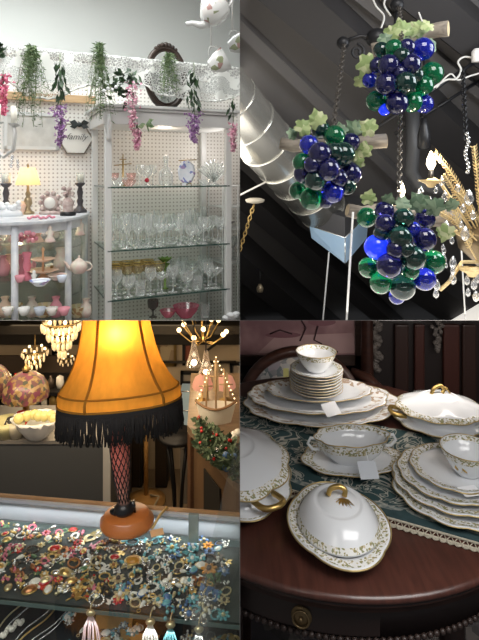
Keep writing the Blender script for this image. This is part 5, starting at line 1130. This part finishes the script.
part(t, 'base', MB().lathe([(0,0),(.12,0),(.12,.02),(.07,.035),(.03,.05),(0,.055)], 24, q), HW); part(t, 'pole', MB().cyl(q+V((0,0,.05)), q+V((0,0,.62)), .014), HW); part(t, 'cord', MB().tube([q+V((.03,-.02,.06)), q+V((.09,-.05,.07)), q+V((.06,-.10,.03)), q+V((-.02,-.11,.04))], .007, 6), mat('ivory_cord', (.5,.42,.3), .6))
# lights for the shop
k_ = KS
area('shop_fill', (-.75, 2.6, EZ - KS*2.6 - .02), 1.2, 8, (1,.76,.48), (-math.atan(KS)*1.0,0,0), 1.0)  # unseen area lamp added just below the deck to light the shop
area('wall_fill', (-.8, 1.9, EZ - KS*1.9 - .05), 1.2, 9, (1,.76,.48), (math.radians(62),0,0), .1)  # added lamp, unseen from behind, brightens the back wall
area('counter_fill', (-.45, .75, EZ - KS*.75 - .02), .8, 6.5, (1,.93,.85), (math.radians(10),0,0), .5)  # unseen area lamp added over the jewellery case
for (u, v, d, w) in ((62,335,2.8,1.2),(35,362,3.1,.8),(202,345,2.9,1.2)): point('chandelier_light', P(u, v, d), w, (1,.7,.38), .04)
area('case_lower_fill', CS(.2, .275, .64), .9, .6, (1,.97,.92), (math.radians(-12),0,AC), .02)  # unseen lamp added to brighten the lower velvet and tassels
area('case_strip_light', CS(.2, .03, ZT-.012), .9, .5, (1,.98,.95), (0,0,AC), .02) 
# ================================================================== lower right room: mahogany table with gilt china
CELL = 'LR'
ZTB = .75; TC = V((.27, 1.59, 0)); TR = .56; FLR = -.2
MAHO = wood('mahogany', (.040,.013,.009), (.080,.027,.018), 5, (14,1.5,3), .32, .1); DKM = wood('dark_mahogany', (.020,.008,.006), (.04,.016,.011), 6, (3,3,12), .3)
struct('floor_lower', MB().box((1.4, 2.0, FLR-.02), (3.0, 4.0, .04)), speckle('grey_carpet', [(0,(.09,.085,.085)),(.4,(.14,.13,.13)),(.6,(.11,.10,.11)),(.8,(.19,.175,.165))], 14, .9))
struct('wall_back', MB().box((1.4, 3.2, .4), (3.0, .06, 1.3)), mat('dark_room_wall', (.012,.009,.008), .7)); struct('wall_right', MB().box((2.6, 1.9, .3), (.05, 3.2, 1.4)), mat('dark_side_wall', (.03,.02,.018), .7))
# ---- table
tb = thing('round_table', 'round dark mahogany table with a beaded apron, laid with china', 'table', (TC.x, TC.y, FLR))
part(tb, 'tabletop', MB().lathe([(0,ZTB-.022),(TR-.02,ZTB-.022),(TR-.004,ZTB-.016),(TR,ZTB-.010),(TR-.002,ZTB-.003),(TR-.012,ZTB),(0,ZTB)], 96, (TC.x,TC.y,0)), MAHO)
part(tb, 'edge_moulding', MB().lathe([(TR-.03,ZTB-.040),(TR-.008,ZTB-.034),(TR-.012,ZTB-.028),(TR-.004,ZTB-.022),(TR-.03,ZTB-.0221)], 96, (TC.x,TC.y,0)), DKM)
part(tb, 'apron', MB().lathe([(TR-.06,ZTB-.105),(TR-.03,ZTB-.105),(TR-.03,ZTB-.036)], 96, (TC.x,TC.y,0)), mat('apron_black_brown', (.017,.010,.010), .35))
b = MB()
for k in range(230):
    a = 2*PI*k/230
    if math.sin(a) < .35: b.sphere((TC.x+(TR-.028)*math.cos(a), TC.y+(TR-.028)*math.sin(a), ZTB-.108), .0075, 6, 5, (1,1,.85))
part(tb, 'beaded_moulding', b, mat('bead_wood', (.035,.022,.018), .4))
# drawer with round brass ring pull
a0 = math.atan2(-1, -.085 - 0) ; px4 = P(303, 617, 1.0); ang = math.atan2(-math.sqrt(max(.01, (TR-.03)**2 - (.128-TC.x)**2)), .128-TC.x); hc = V((TC.x+(TR-.028)*math.cos(ang), TC.y+(TR-.028)*math.sin(ang), ZTB-.075)); hn = V((math.cos(ang), math.sin(ang), 0)); hr = hn.to_track_quat('Z','Y').to_matrix()
dr = part(tb, 'drawer', MB().surf(lambda i, j: V((TC.x+(TR-.0285)*math.cos(ang-.3+.6*i), TC.y+(TR-.0285)*math.sin(ang-.3+.6*i), ZTB-.100+.058*j)), 20, 1), mat('drawer_front', (.022,.012,.010), .3))
DBR = mat('dull_brass_pull', (.20,.14,.07), .4, .8); b = MB().lathe([(0,.006),(.014,.006),(.020,.003),(.022,0)], 20, hc, rot=hr); b.torus(hc+hn*.008, .017, .0025, 20, 6, hr); b.sphere(hc+hn*.008, .005); part(dr, 'ring_pull', b, DBR)
for a in (math.radians(215), math.radians(325), math.radians(45), math.radians(135)):
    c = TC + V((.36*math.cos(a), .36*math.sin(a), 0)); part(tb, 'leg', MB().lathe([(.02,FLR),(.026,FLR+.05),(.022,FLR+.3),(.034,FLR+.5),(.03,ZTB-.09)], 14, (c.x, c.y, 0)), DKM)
# ---- teal runner
RO = V((.125, 1.381, 0)); rd = V((.417, -.202, 0)).normalized(); rp = V((-rd.y, rd.x, 0)); RW = .46
def in_t(p): return (p - V((TC.x,TC.y,0))).length
m, t_, bs = nt('teal_tapestry'); bs.inputs['Roughness'].default_value = .85
n1 = N(t_, 'ShaderNodeTexNoise'); n1.inputs['Scale'].default_value = 13; n1.inputs['Detail'].default_value = 1; n1.inputs['Distortion'].default_value = 2.2; t_.links.new(coords(t_), n1.inputs['Vector'])
t_.links.new(ramp(t_, n1.outputs['Fac'], [(0,(.022,.058,.062)),(.44,(.022,.058,.062)),(.455,(.42,.42,.36)),(.475,(.36,.36,.31)),(.485,(.016,.03,.033)),(.53,(.05,.10,.10)),(.545,(.45,.44,.38)),(.60,(.38,.37,.32)),(.615,(.022,.058,.062))]), bs.inputs['Base Color']); TEAL = m
pts = []; NS = 90
def ext(t):      # extent of the table along the runner at cross position t
    q = RO + rp*t - V((TC.x,TC.y,0)); bq = q.dot(rd); cq = q.dot(q) - (TR-.012)**2; D = max(0, bq*bq-cq); return -bq - math.sqrt(D), -bq + math.sqrt(D)
def run(i, j): t = RW*j; s0, s1 = ext(t); p = RO + rp*t + rd*(s0 + (s1-s0)*i); return V((p.x, p.y, ZTB + .0015))
rn_ = thing('table_runner', 'teal tapestry table runner with cream scrolls and a fringed edge across the table', 'table runner', V((TC.x, TC.y, ZTB)))
part(rn_, 'cloth', MB().surf(run, 60, 20), TEAL); b = MB(); b2 = MB(); s0, s1 = ext(0); n = int((s1-s0)/.016)
for k in range(n):
    s = s0 + .004 + k*.016
    for z_, (ta, tb_) in ((0, (0,-.020)),):
        p0 = RO + rd*s; p1 = RO + rd*(s+.008) + rp*(-.020); p2 = RO + rd*(s+.016)
        zz = V((0,0,ZTB+.003)); b.tube([p0+zz, p1+zz, p2+zz], .0019, 4); 
    q = RO + rd*(s+.008) - rp*.024; 
    if in_t(q) < TR-.006: b.tube([q + zz, RO + rd*(s+.016) - rp*.030 + zz], .003, 4); b.tube([q + zz, RO + rd*(s) - rp*.030 + zz], .003, 4)
for off in (0, -.021): b.tube([RO + rd*(s0+.006) + rp*off + zz, RO + rd*(s1-.012) + rp*off + zz], .003, 5)
part(rn_, 'fringe', b, mat('ecru_fringe', (.45,.41,.32), .9)); part(rn_, 'border', MB().surf(lambda i, j: RO + rp*(.001+.05*j) + rd*(s0+.02 + (s1-s0-.04)*i) + V((0,0,ZTB+.0022)), 40, 1), mat('plain_teal_border', (.022,.05,.055), .85, noise=(40,(.035,.07,.075),.3)))
b = MB()
for k in range(9):
    s = s0 + .06 + k*.105; 
    c = RO + rd*s + rp*.05 + V((0,0,ZTB+.0032)); b.poly([c + rd*(.05*math.cos(PI*i/12)) - rp*(.018*math.sin(PI*i/12)) for i in range(13)])
part(rn_, 'scallop_border', b, mat('cream_scallop', (.38,.38,.33), .9, noise=(90,(.12,.16,.16),.4)))
# ---- gilt china
m, t_, bs = nt('gilt_garland'); bs.inputs['Roughness'].default_value = .2
vo = N(t_, 'ShaderNodeTexVoronoi'); vo.inputs['Scale'].default_value = 230; t_.links.new(coords(t_), vo.inputs['Vector']); sc4 = N(t_, 'ShaderNodeSeparateColor'); t_.links.new(vo.outputs['Color'], sc4.inputs[0])
t_.links.new(ramp(t_, sc4.outputs[0], [(0,(.80,.80,.78)),(.34,(.34,.30,.14)),(.52,(.80,.79,.76)),(.66,(.30,.31,.17)),(.78,(.62,.55,.38)),(.9,(.80,.80,.78))], True), bs.inputs['Base Color']); GAR = m
m, t_, bs = nt('brown_spray'); bs.inputs['Roughness'].default_value = .2
vo = N(t_, 'ShaderNodeTexVoronoi'); vo.inputs['Scale'].default_value = 75; t_.links.new(coords(t_), vo.inputs['Vector']); sc4 = N(t_, 'ShaderNodeSeparateColor'); t_.links.new(vo.outputs['Color'], sc4.inputs[0])
t_.links.new(ramp(t_, sc4.outputs[0], [(0,(.80,.80,.79)),(.45,(.45,.34,.25)),(.62,(.80,.79,.77)),(.78,(.55,.46,.36)),(.88,(.82,.82,.80))], True), bs.inputs['Base Color']); SPR = m
GRIM = mat('gilt_rim', (.50,.38,.17), .3, .6)
def rim(R_, z, sx, sy, scal, c, r=.0016, n=96, rz=0):
    pts = []
    for i in range(n):
        a = 2*PI*i/n; k = 1 + (scal[0]*(abs(math.cos(a*scal[1]/2))*2-1) if scal else 0); pts.append(V(c) + RZ(rz) @ V((R_*k*math.cos(a)*sx, R_*k*math.sin(a)*sy, z)))
    return MB().tube(pts, r, 5, True)
def plate_parts(t, c, R_, h, sx=1, sy=1, scal=None, band=GAR, b0=.80, b1=.95, rz=0, well=.62, bandname='floral_band', n=96):
    rot = RZ(rz); wz = .004
    prof = [(0,.0),(R_*well*.9,0),(R_*well,.002),(R_*.97,h-.002),(R_,h),(R_*.985,h+.0015),(R_*.90,h*.86+.002),(R_*(well+.06),.0075),(R_*well*.92,.0055),(0,.005)]
    bd = part(t, 'plate_body', MB().lathe(prof, n, c, sx, sy, scal, rot), CHINA)
    za = lambda f: .0075 + (h-.0055)*max(0,(f-well-.06))/(1-well-.06) + .0028
    part(t, bandname, MB().lathe([(R_*b0, za(b0)), (R_*(b0+b1)/2, za((b0+b1)/2)), (R_*b1, za(b1))], n, c, sx, sy, (scal[0]*b1**4, scal[1]) if scal else None, rot), band)
    part(t, 'gilt_rim', rim(R_, h+.0005, sx, sy, scal, c, .0011 if n == 64 else .0016, rz=rz), GRIM); return t
def on(u, v, z=ZTB): return Pz(u, v, z)
# covered dish in front
ZR = ZTB + .0005
c = on(338, 533); c.z = ZR; cd = thing('covered_dish', 'round white covered dish with gilt twig knob, front of the table', 'covered dish', c); sq = (.035, 4)
R_ = .1135
part(cd, 'dish', MB().lathe([(0,0),(.06,0),(.065,.006),(R_*.8,.018),(R_*.98,.024),(R_,.026),(R_*.98,.028),(R_*.8,.024),(.07,.016),(0,.014)], 96, c, 1, 1.30, sq, RZ(.06)), CHINA)
part(cd, 'floral_band', MB().lathe([(R_*.80,.0252),(R_*.95,.0287)], 96, c, 1, 1.30, sq, RZ(.06)), GAR); part(cd, 'gilt_rim', rim(R_, .0275, 1, 1.30, sq, c, .002, rz=.06), GRIM)
ld = part(cd, 'lid', MB().lathe([(.094,.026),(.095,.031),(.091,.036),(.083,.052),(.068,.068),(.058,.074),(.054,.0745),(.050,.073),(.046,.075),(.03,.081),(.012,.085),(0,.086)], 64, c, 1.0, 1.2), CHINA)
part(ld, 'floral_band', MB().lathe([(.0955,.0305),(.0925,.036),(.0895,.0415)], 64, c, 1.0, 1.2), GAR)
k0 = c + V((0,0,.085)); b = MB().tube(smooth([k0+V((-.022,.004,.002)), k0+V((-.016,.004,.016)), k0+V((.002,.002,.022)), k0+V((.016,0,.016)), k0+V((.014,-.004,.003))]), .0062, 10)
for k in range(6): a = -PI/2 + (k-2.5)*.42; b.leaf(k0+V((.006,-.008,.002)), (math.cos(a), math.sin(a), -.28), .034, .006, (-math.sin(a), math.cos(a), 0))
part(ld, 'gilt_knob', b, GOLD)
# tureens
def tureen(label, c, sx, sy, s, rz, lobes, knob, handles):
    t = thing('covered_tureen', label, 'tureen', c); rot = RZ(rz); sc = (.035, lobes)
    part(t, 'bowl', MB().lathe([(0,0),(.055*s,0),(.06*s,.004*s),(.13*s,.012*s),(.145*s,.018*s),(.14*s,.022*s),(.11*s,.024*s),(.12*s,.045*s),(.128*s,.056*s)], 96, c, sx, sy, sc, rot), CHINA)
    part(t, 'floral_band', MB().lathe([(.128*s,.0215*s),(.142*s,.0218*s)], 96, c, sx, sy, (.035, lobes), rot), GAR); part(t, 'gilt_rim', rim(.145*s, .019*s, sx, sy, sc, c, .002, rz=rz), GRIM)
    ld = part(t, 'lid', MB().lathe([(.134*s,.054*s),(.139*s,.058*s),(.134*s,.063*s),(.115*s,.072*s),(.08*s,.084*s),(.06*s,.094*s),(.056*s,.0945*s),(.053*s,.093*s),(.045*s,.098*s),(.02*s,.104*s),(0,.106*s)], 96, c, sx, sy, sc, rot), CHINA)
    part(ld, 'floral_band', MB().lathe([(.139*s,.0587*s),(.1345*s,.0638*s),(.124*s,.0690*s)], 96, c, sx, sy, sc, rot), GAR); part(ld, 'gilt_rim', rim(.140*s, .058*s, sx, sy, sc, c, .0018, rz=rz), GRIM)
    if knob:
        k0 = c + V((0,0,.105*s)); b = MB().tube(smooth([k0+V((-.028,0,-.004)), k0+V((-.02,0,.014)), k0+V((0,0,.024)), k0+V((.012,0,.014)), k0+V((.006,-.004,0))]), .006, 9); b.tube([k0+V((0,0,.022)), k0+V((.02,0,.016)), k0+V((.034,0,-.001))], [.004,.004,.003], 7); part(ld, 'gilt_knob', b, GOLD)
    for a in handles:
        d_ = rot @ V((math.cos(a)*sx, math.sin(a)*sy, 0)); q_ = V((-d_.y, d_.x, 0)).normalized(); h0 = c + d_*.120*s + V((0,0,.038*s))
        part(t, 'gilt_handle', MB().tube(smooth([h0 + q_*.03, h0 + d_*.035*s + q_*.028 + V((0,0,.006)), h0 + d_*.045*s + V((0,0,.008)), h0 + d_*.035*s - q_*.028 + V((0,0,.006)), h0 - q_*.03]), .0072, 9), GOLD)
    return t
c = on(440, 425); c.z = ZR+.002; tureen('oval covered tureen with gilt twig knob at the back right', c, 1.0, .86, 1.0, -.12, 10, True, (PI+.1, 0))
c = on(231, 483); c.z = ZR+.002; tureen('covered tureen with gilt handle at the left edge, price tag on its lid', c, 1.0, 1.2, 1.10, .2, 9, False, (-1.15,))
c = on(261, 441, ZTB+.085); single('price_tag', MB().box(V((.058,1.455,ZTB+.075)), (.040,.028,.001), Matrix.Rotation(-.15,3,'Z') @ Matrix.Rotation(.5,3,'X')), TAGW, 'blank white price tag on the lid of the left tureen', 'tag')
# platters
c0 = on(322, 408); c0.z = ZR+.0022
for i, (a, b_, dx, dy, z, L, bd_, rz) in enumerate(((.275,.185,0,0,.0,'largest oval platter, bottom of the platter stack',SPR,.06), (.245,.150,-.015,.012,.017,'middle oval platter with brown sprays in the platter stack',SPR,-.03), (.185,.105,-.005,.022,.034,'top oval platter under the pile of saucers',SPR,.03))):
    cc = c0 + V((dx, dy, z)); t = thing('oval_platter', L, 'platter', cc); plate_parts(t, cc, a, .022, 1, b_/a, (.022, 14), bd_, .78, .97, rz, .66)
# saucers
cs = c0 + V((-.018, .022, .048)); s_pr = None
for k in range(8):
    cc = cs + V((rnd.uniform(-.002,.002), rnd.uniform(-.002,.002), .0098*k)); L = f'white gilt edged saucer, {("bottom one","second from bottom","third from bottom","fourth from bottom","fourth from top","third from top","second from top","topmost one")[k]} of the tall pile'
    if s_pr is None:
        t = s_pr = thing('saucer', L, 'saucer', cc, 'saucers in the tall pile'); plate_parts(t, cc, .094, .016, 1, 1, (.012, 12), GAR, .80, .95, n=64)
    else: dup(s_pr, cc, rnd.random(), L)
def teacup(label, c, s, group=None):
    t = thing('teacup', label, 'cup', c); part(t, 'bowl', MB().lathe([(0,0),(.030*s,0),(.032*s,.004*s),(.046*s,.018*s),(.058*s,.040*s),(.066*s,.062*s),(.0675*s,.064*s),(.065*s,.063*s),(.056*s,.040*s),(.043*s,.019*s),(.02*s,.008*s),(0,.007*s)], 48, c), CHINA)
    part(t, 'floral_band', MB().lathe([(.0610*s,.0465*s),(.0665*s,.0600*s),(.0674*s,.0620*s)], 48, c), GAR); part(t, 'inner_band', MB().lathe([(.0642*s,.0622*s),(.0600*s,.0500*s)], 48, c), GAR); part(t, 'gilt_rim', rim(.067*s, .064*s, 1, 1, None, c, .0014), GRIM); return t
teacup('white gilt rimmed teacup on top of the saucer pile', cs + V((0,0,.0098*7+.0075)), 1.08)
# gravy boat
c = on(352, 464); c.z = ZR+.0025; gb = thing('gravy_boat', 'white scalloped gravy boat fixed to its oval stand, centre of the table', 'gravy boat', c); rz = .1
R_ = .145; prof = [(0,0),(.08,0),(.085,.003),(R_*.97,.014),(R_,.016),(R_*.98,.018),(R_*.7,.010),(0,.009)]
part(gb, 'stand', MB().lathe(prof, 80, c, 1, .66, (.03,8), RZ(rz)), CHINA); part(gb, 'stand_band', MB().lathe([(R_*.78,.0135),(R_*.96,.0186)], 80, c, 1, .66, (.03,8), RZ(rz)), GAR); part(gb, 'stand_rim', rim(R_, .017, 1, .66, (.03,8), c, rz=rz), GRIM)
bp = [(.055,.010),(.06,.014),(.085,.035),(.100,.060),(.106,.078),(.108,.080),(.104,.079),(.095,.060),(.07,.032),(0,.022)]
part(gb, 'boat', MB().lathe(bp, 80, c, 1, .60, (.04,8), RZ(rz)), CHINA); part(gb, 'floral_band', MB().lathe([(.0945,.050),(.1015,.0630),(.1065,.0765)], 80, c, 1.004, .604, (.04,8), RZ(rz)), GAR); part(gb, 'inner_band', MB().lathe([(.1035,.0785),(.098,.067)], 80, c, .995, .595, (.04,8), RZ(rz)), GAR); part(gb, 'gilt_rim', rim(.108, .0805, 1, .60, (.04,8), c, rz=rz), GRIM)
for sx in (-1, 1):
    h0 = c + RZ(rz) @ V((sx*.100,0,.062)); part(gb, 'handle', MB().tube([h0 + V((0,0,.012)), h0 + V((sx*.022,0,.016)), h0 + V((sx*.030,0,.0)), h0 + V((sx*.016,0,-.016)), h0 + V((-sx*.004,0,-.016))], .0045, 8), CHINA)
# plates at the right
c0 = on(456, 492); c0.z = ZR+.0025
for i, (R_, dx, dy, z, L) in enumerate(((.165,.0,-.012,0,'largest plate at the bottom of the right hand plate stack'), (.152,-.006,.004,.013,'second plate from the bottom of the right hand stack'), (.138,-.004,.012,.026,'third plate from the bottom of the right hand stack'), (.118,.010,.018,.038,'topmost plate of the right hand stack, under the gilt footed cup'))):
    cc = c0 + V((dx, dy, z)); t = thing('dinner_plate', L, 'plate', cc); plate_parts(t, cc, R_, .016, 1, 1, (.022, 12), GAR, .82, .96, .1*i, .64)
tc4 = c0 + V((.034, .006, .0455)); t = teacup('white teacup with gilt foot sprays on the right hand plates', tc4, 1.04)
b = MB()
for k in range(9):
    a = -PI/2 - .55 + rnd.gauss(0,.28); r_ = .053; b.leaf(tc4 + V((r_*math.cos(a), r_*math.sin(a), .018+rnd.random()*.012)), V((rnd.uniform(-1,1), 0, rnd.uniform(-.2,1))), .018, .005, (1,0,.2))
part(t, 'gilt_spray', b, GOLD)
# tags
def wtag(c, sx, sy, rot, L, m=TAGW): return single('price_tag', MB().box(c, (sx, sy, .001), rot), m, L, 'tag')
wtag(on(331, 409, ZTB+.075), .058, .045, RZ(.5) @ Matrix.Rotation(.65,3,'X'), 'blank white price tag leaning on the platters below the saucers'); wtag(on(368, 470, ZTB+.05), .050, .045, RZ(.1) @ Matrix.Rotation(.7,3,'X'), 'pale grey price tag hanging on the front of the gravy boat stand', mat('grey_tag', (.55,.58,.62), .6))
wtag(on(470, 491, ZTB+.056), .048, .035, RZ(.2) @ Matrix.Rotation(.1,3,'X'), 'blank white tag lying on the topmost right hand plate', TAGW)
b = MB().tube([on(366,452,ZTB+.08), on(368,460,ZTB+.06), on(368,468,ZTB+.05)], .0012, 4); single('tag_string', b, TAGW, 'white string holding the grey tag to the gravy boat', 'string')
# ---- chair behind the table
CF = wood('chair_mahogany', (.030,.012,.009), (.065,.025,.016), 6, (2,2,8), .3); UPH = speckle('floral_tapestry', [(0,(.24,.24,.25)),(.3,(.42,.41,.40)),(.5,(.14,.17,.18)),(.68,(.48,.44,.40)),(.84,(.30,.27,.30))], 42, .9)
cq = P(305, 420, 2.32); ch = thing('tapestry_chair', 'carved mahogany armchair with grey floral tapestry back behind the table', 'chair', V((cq.x, 2.4, FLR)))
CU_ = P(300, 408, 2.35); aw, ah = px(58,2.35), px(52,2.35)
def oval(a, k=1): return CU_ + V((aw*k*math.cos(a), .06*math.sin(a), ah*k*math.sin(a)))
part(ch, 'backrest', MB().poly([oval(2*PI*i/40, .95) for i in range(40)], (0,.03,0)), UPH); part(ch, 'back_frame', MB().tube([oval(2*PI*i/48) for i in range(48)], .026, 10, True), CF)
part(ch, 'seat', MB().box((CU_.x, 2.25, .30), (.5,.30,.09)), UPH, bevel=.02)
for sx in (-1, 1):
    part(ch, 'arm', MB().tube([oval(PI/2-sx*1.45,1.0), CU_+V((sx*(aw+.07),-.10,-.18)), CU_+V((sx*(aw+.05),-.20,-.22))], .02, 9), CF); part(ch, 'leg', MB().cyl((CU_.x+sx*.22,2.12,.27), (CU_.x+sx*.24,2.10,FLR), .022), CF); part(ch, 'leg', MB().cyl((CU_.x+sx*.2,2.38,.27), (CU_.x+sx*.21,2.46,FLR), .022), CF)
single('yellow_label', MB().box(P(286,374,2.28), (.024,.002,.05)), mat('yellow_card', (.60,.58,.22), .7), 'small pale yellow paper tag on the chair back beside the saucers', 'tag')
# ---- painting at the back left
c = P(300, 330, 2.75); W_, H_ = px(124,2.75), px(56,2.75); c = P(297, 331, 2.75); pt = thing('framed_painting', 'framed dusky pink still life painting leaning at the back left', 'painting', c)
fr = MB(); g = .05
for sx in (-1, 1): fr.box(c + V((sx*W_/2,0,0)), (g,.05,H_+g)); fr.box(c + V((0,0,sx*H_/2)), (W_+g,.05,g))
part(pt, 'frame', fr, wood('frame_black_wood', (.028,.016,.013), (.05,.03,.022), 8)); m = speckle('dusky_paint', [(.0,(.14,.06,.07)),(.45,(.22,.11,.12)),(.62,(.36,.21,.21)),(.8,(.50,.35,.33))], 4.5, .6, cells=False, const=False)
part(pt, 'canvas', MB().box(c + V((0,.0,0)), (W_, .012, H_)), m); b = MB()
for (u, v, ru, rv) in ((283,335,18,3),(322,322,14,4)):
    b.poly([P(u + ru*math.cos(2*PI*i/18), v + rv*math.sin(2*PI*i/18), 2.738) for i in range(18)])
part(pt, 'painted_dish', b, mat('paint_mauve', (.20,.085,.10), .6)); part(pt, 'painted_table', MB().poly([P(u,v,2.741) for u, v in ((258,353),(276,336),(352,333),(362,353))]), mat('paint_rose', (.50,.34,.32), .6, noise=(6,(.38,.23,.23),0))); b = MB()
for pts_ in (((300,341),(306,328),(300,318)),((306,350),(320,346),(338,352)),((270,334),(280,330),(292,334)),((318,326),(314,340),(322,344))): b.tube([P(u,v,2.737) for u, v in pts_], .004, 5)
part(pt, 'painted_lines', b, mat('paint_dark', (.05,.02,.025), .6))
# ---- dark carved furniture at the back
fx = P(440, 320, 2.7).x; ar = thing('carved_wardrobe', 'tall near black carved wardrobe at the back right', 'wardrobe', V((fx, 2.85, FLR)))
part(ar, 'carcass', MB().box((fx, 2.9, .32), (px(150,2.7), .3, 1.04)), mat('wardrobe_black', (.014,.009,.008), .45))
for (u, w, m_) in ((402,14,'a'),(420,10,'b'),(452,16,'b'),(470,14,'a')): part(ar, 'door_panel', MB().box((P(u,330,2.72).x, 2.735, .34), (px(w,2.72), .03, .9)), mat('panel_'+m_, (.028,.013,.010) if m_ == 'a' else (.045,.014,.010), .4), bevel=.008)
CARV = mat('carved_silver_wood', (.10,.085,.075), .5, bump=(90,1)); b = MB()
for k in range(16): b.sphere(P(376 + 3*math.sin(k*1.3), 322 + k*3.2, 2.66), px(3.2 + (k % 3)*.6, 2.66), 8, 6, (1.2,.6,.9)); 
part(ar, 'carved_pilaster', b, CARV); b = MB()
for k in range(26): b.sphere(P(437 + rnd.gauss(0,4.5)*(1-k/34), 321 + k*1.2, 2.7), px(2.3, 2.7), 7, 5)
part(ar, 'carved_drop', b, CARV)
for (u, L) in ((367,'near black turned post at the right of the painting'),):
    single('turned_post', MB().lathe([(.03,FLR),(.035,.1),(.022,.2),(.035,.4),(.03,.85)], 14, (P(u,330,2.62).x, 2.62, 0)), DKM, L, 'post')
# curved chair arm at right of the chair back
b = MB().tube([P(352,372,2.45), P(368,378,2.4), P(382,392,2.35), P(398,398,2.35), P(402,430,2.35)], [.022,.024,.024,.022,.02], 10); single('curved_chair_rail', b, CF, 'curved dark wooden chair rail between the platters and the right tureen', 'chair')
# lights
area('table_fill', (.55, .85, EZ - KS*.85 - .02), .6, 7.2, (1,.97,.95), (0,0,0), .5); area('room_fill', (1.35, 2.45, EZ - KS*2.45 - .02), 1.0, 2.5, (1,.95,.90), (0,0,0), .5); area('back_wall_fill', (.8, 1.7, EZ - KS*1.7 - .04), 1.0, 4.0, (1,.92,.85), (math.radians(65),0,0), .08)  # unseen area lamps added under the deck to brighten table and back
# ================================================================== partitions, camera, world
CELL = None
struct('wall_partition', MB().box((0, 3.8, .75), (.0003, 5.9, 5.2)), mat('partition_grey', (.35,.34,.33), .7))
m_ = MB(); y0, y1 = .95, 5.4
m_.add([V((x, y, EZ - KS*y + dz)) for x in (-2.7, 2.7) for y in (y0, y1) for dz in (0, -.0003)], [(0,1,3,2),(4,6,7,5),(0,4,5,1),(2,3,7,6),(0,2,6,4),(1,5,7,3)], True)
struct('floor_loft', m_, mat('loft_deck', (.30,.28,.26), .7))
bpy.context.view_layer.update()
def clip(o, pl):
    M = o.matrix_world; pts = [M @ v.co for v in o.data.vertices]
    for co, no in pl:
        d = [(p - co).dot(no) for p in pts]
        if not d or min(d) >= 0: continue
        if max(d) <= 0: return False
        if o.data.users > 1: o.data = o.data.copy()
        bm = bmesh.new(); bm.from_mesh(o.data); Mi = M.inverted()
        lc = Mi @ co; ln = (M.to_3x3().transposed() @ no).normalized()
        r_ = bmesh.ops.bisect_plane(bm, geom=bm.verts[:] + bm.edges[:] + bm.faces[:], dist=1e-6, plane_co=lc, plane_no=ln, clear_inner=True)
        bm.to_mesh(o.data); bm.free(); pts = [M @ v.co for v in o.data.vertices]
        if not pts: return False
    return True
EY = V((0,0,EZ)); up = V((0,KS,1)).normalized(); G = .0006; gone = []
for o, cell in list(CELLS.items()):
    if o.type != 'MESH' or cell is None: continue
    sx = -1 if cell[1] == 'L' else 1; sz = 1 if cell[0] == 'U' else -1
    if not clip(o, [(V((sx*G,0,0)), V((sx,0,0))), (EY + up*sz*G, up*sz)]): gone.append(o)
for o in gone:
    for ch in list(o.children):
        if ch not in gone: ch.parent = o.parent
    CELLS.pop(o); bpy.data.objects.remove(o)
for o in list(CELLS):
    if o.type == 'EMPTY' and not o.children: CELLS.pop(o); bpy.data.objects.remove(o)
cam = bpy.data.cameras.new('camera'); co = bpy.data.objects.new('camera', cam); C.objects.link(co)
co.location = (0, 0, EZ); co.rotation_euler = (PI/2, 0, 0); cam.sensor_width = 36; cam.sensor_fit = 'AUTO'; cam.lens = F/640*36
cam.shift_y = -(320 - V0)/640; cam.shift_x = -(U0 - 239.5)/640; cam.clip_start = .02
SC.camera = co
w = bpy.data.worlds.new('world'); SC.world = w; w.use_nodes = True; w.node_tree.nodes['Background'].inputs[0].default_value = (.9,.95,1,1); w.node_tree.nodes['Background'].inputs[1].default_value = .16
SC.view_settings.view_transform = 'Standard'; SC.view_settings.look = 'None'
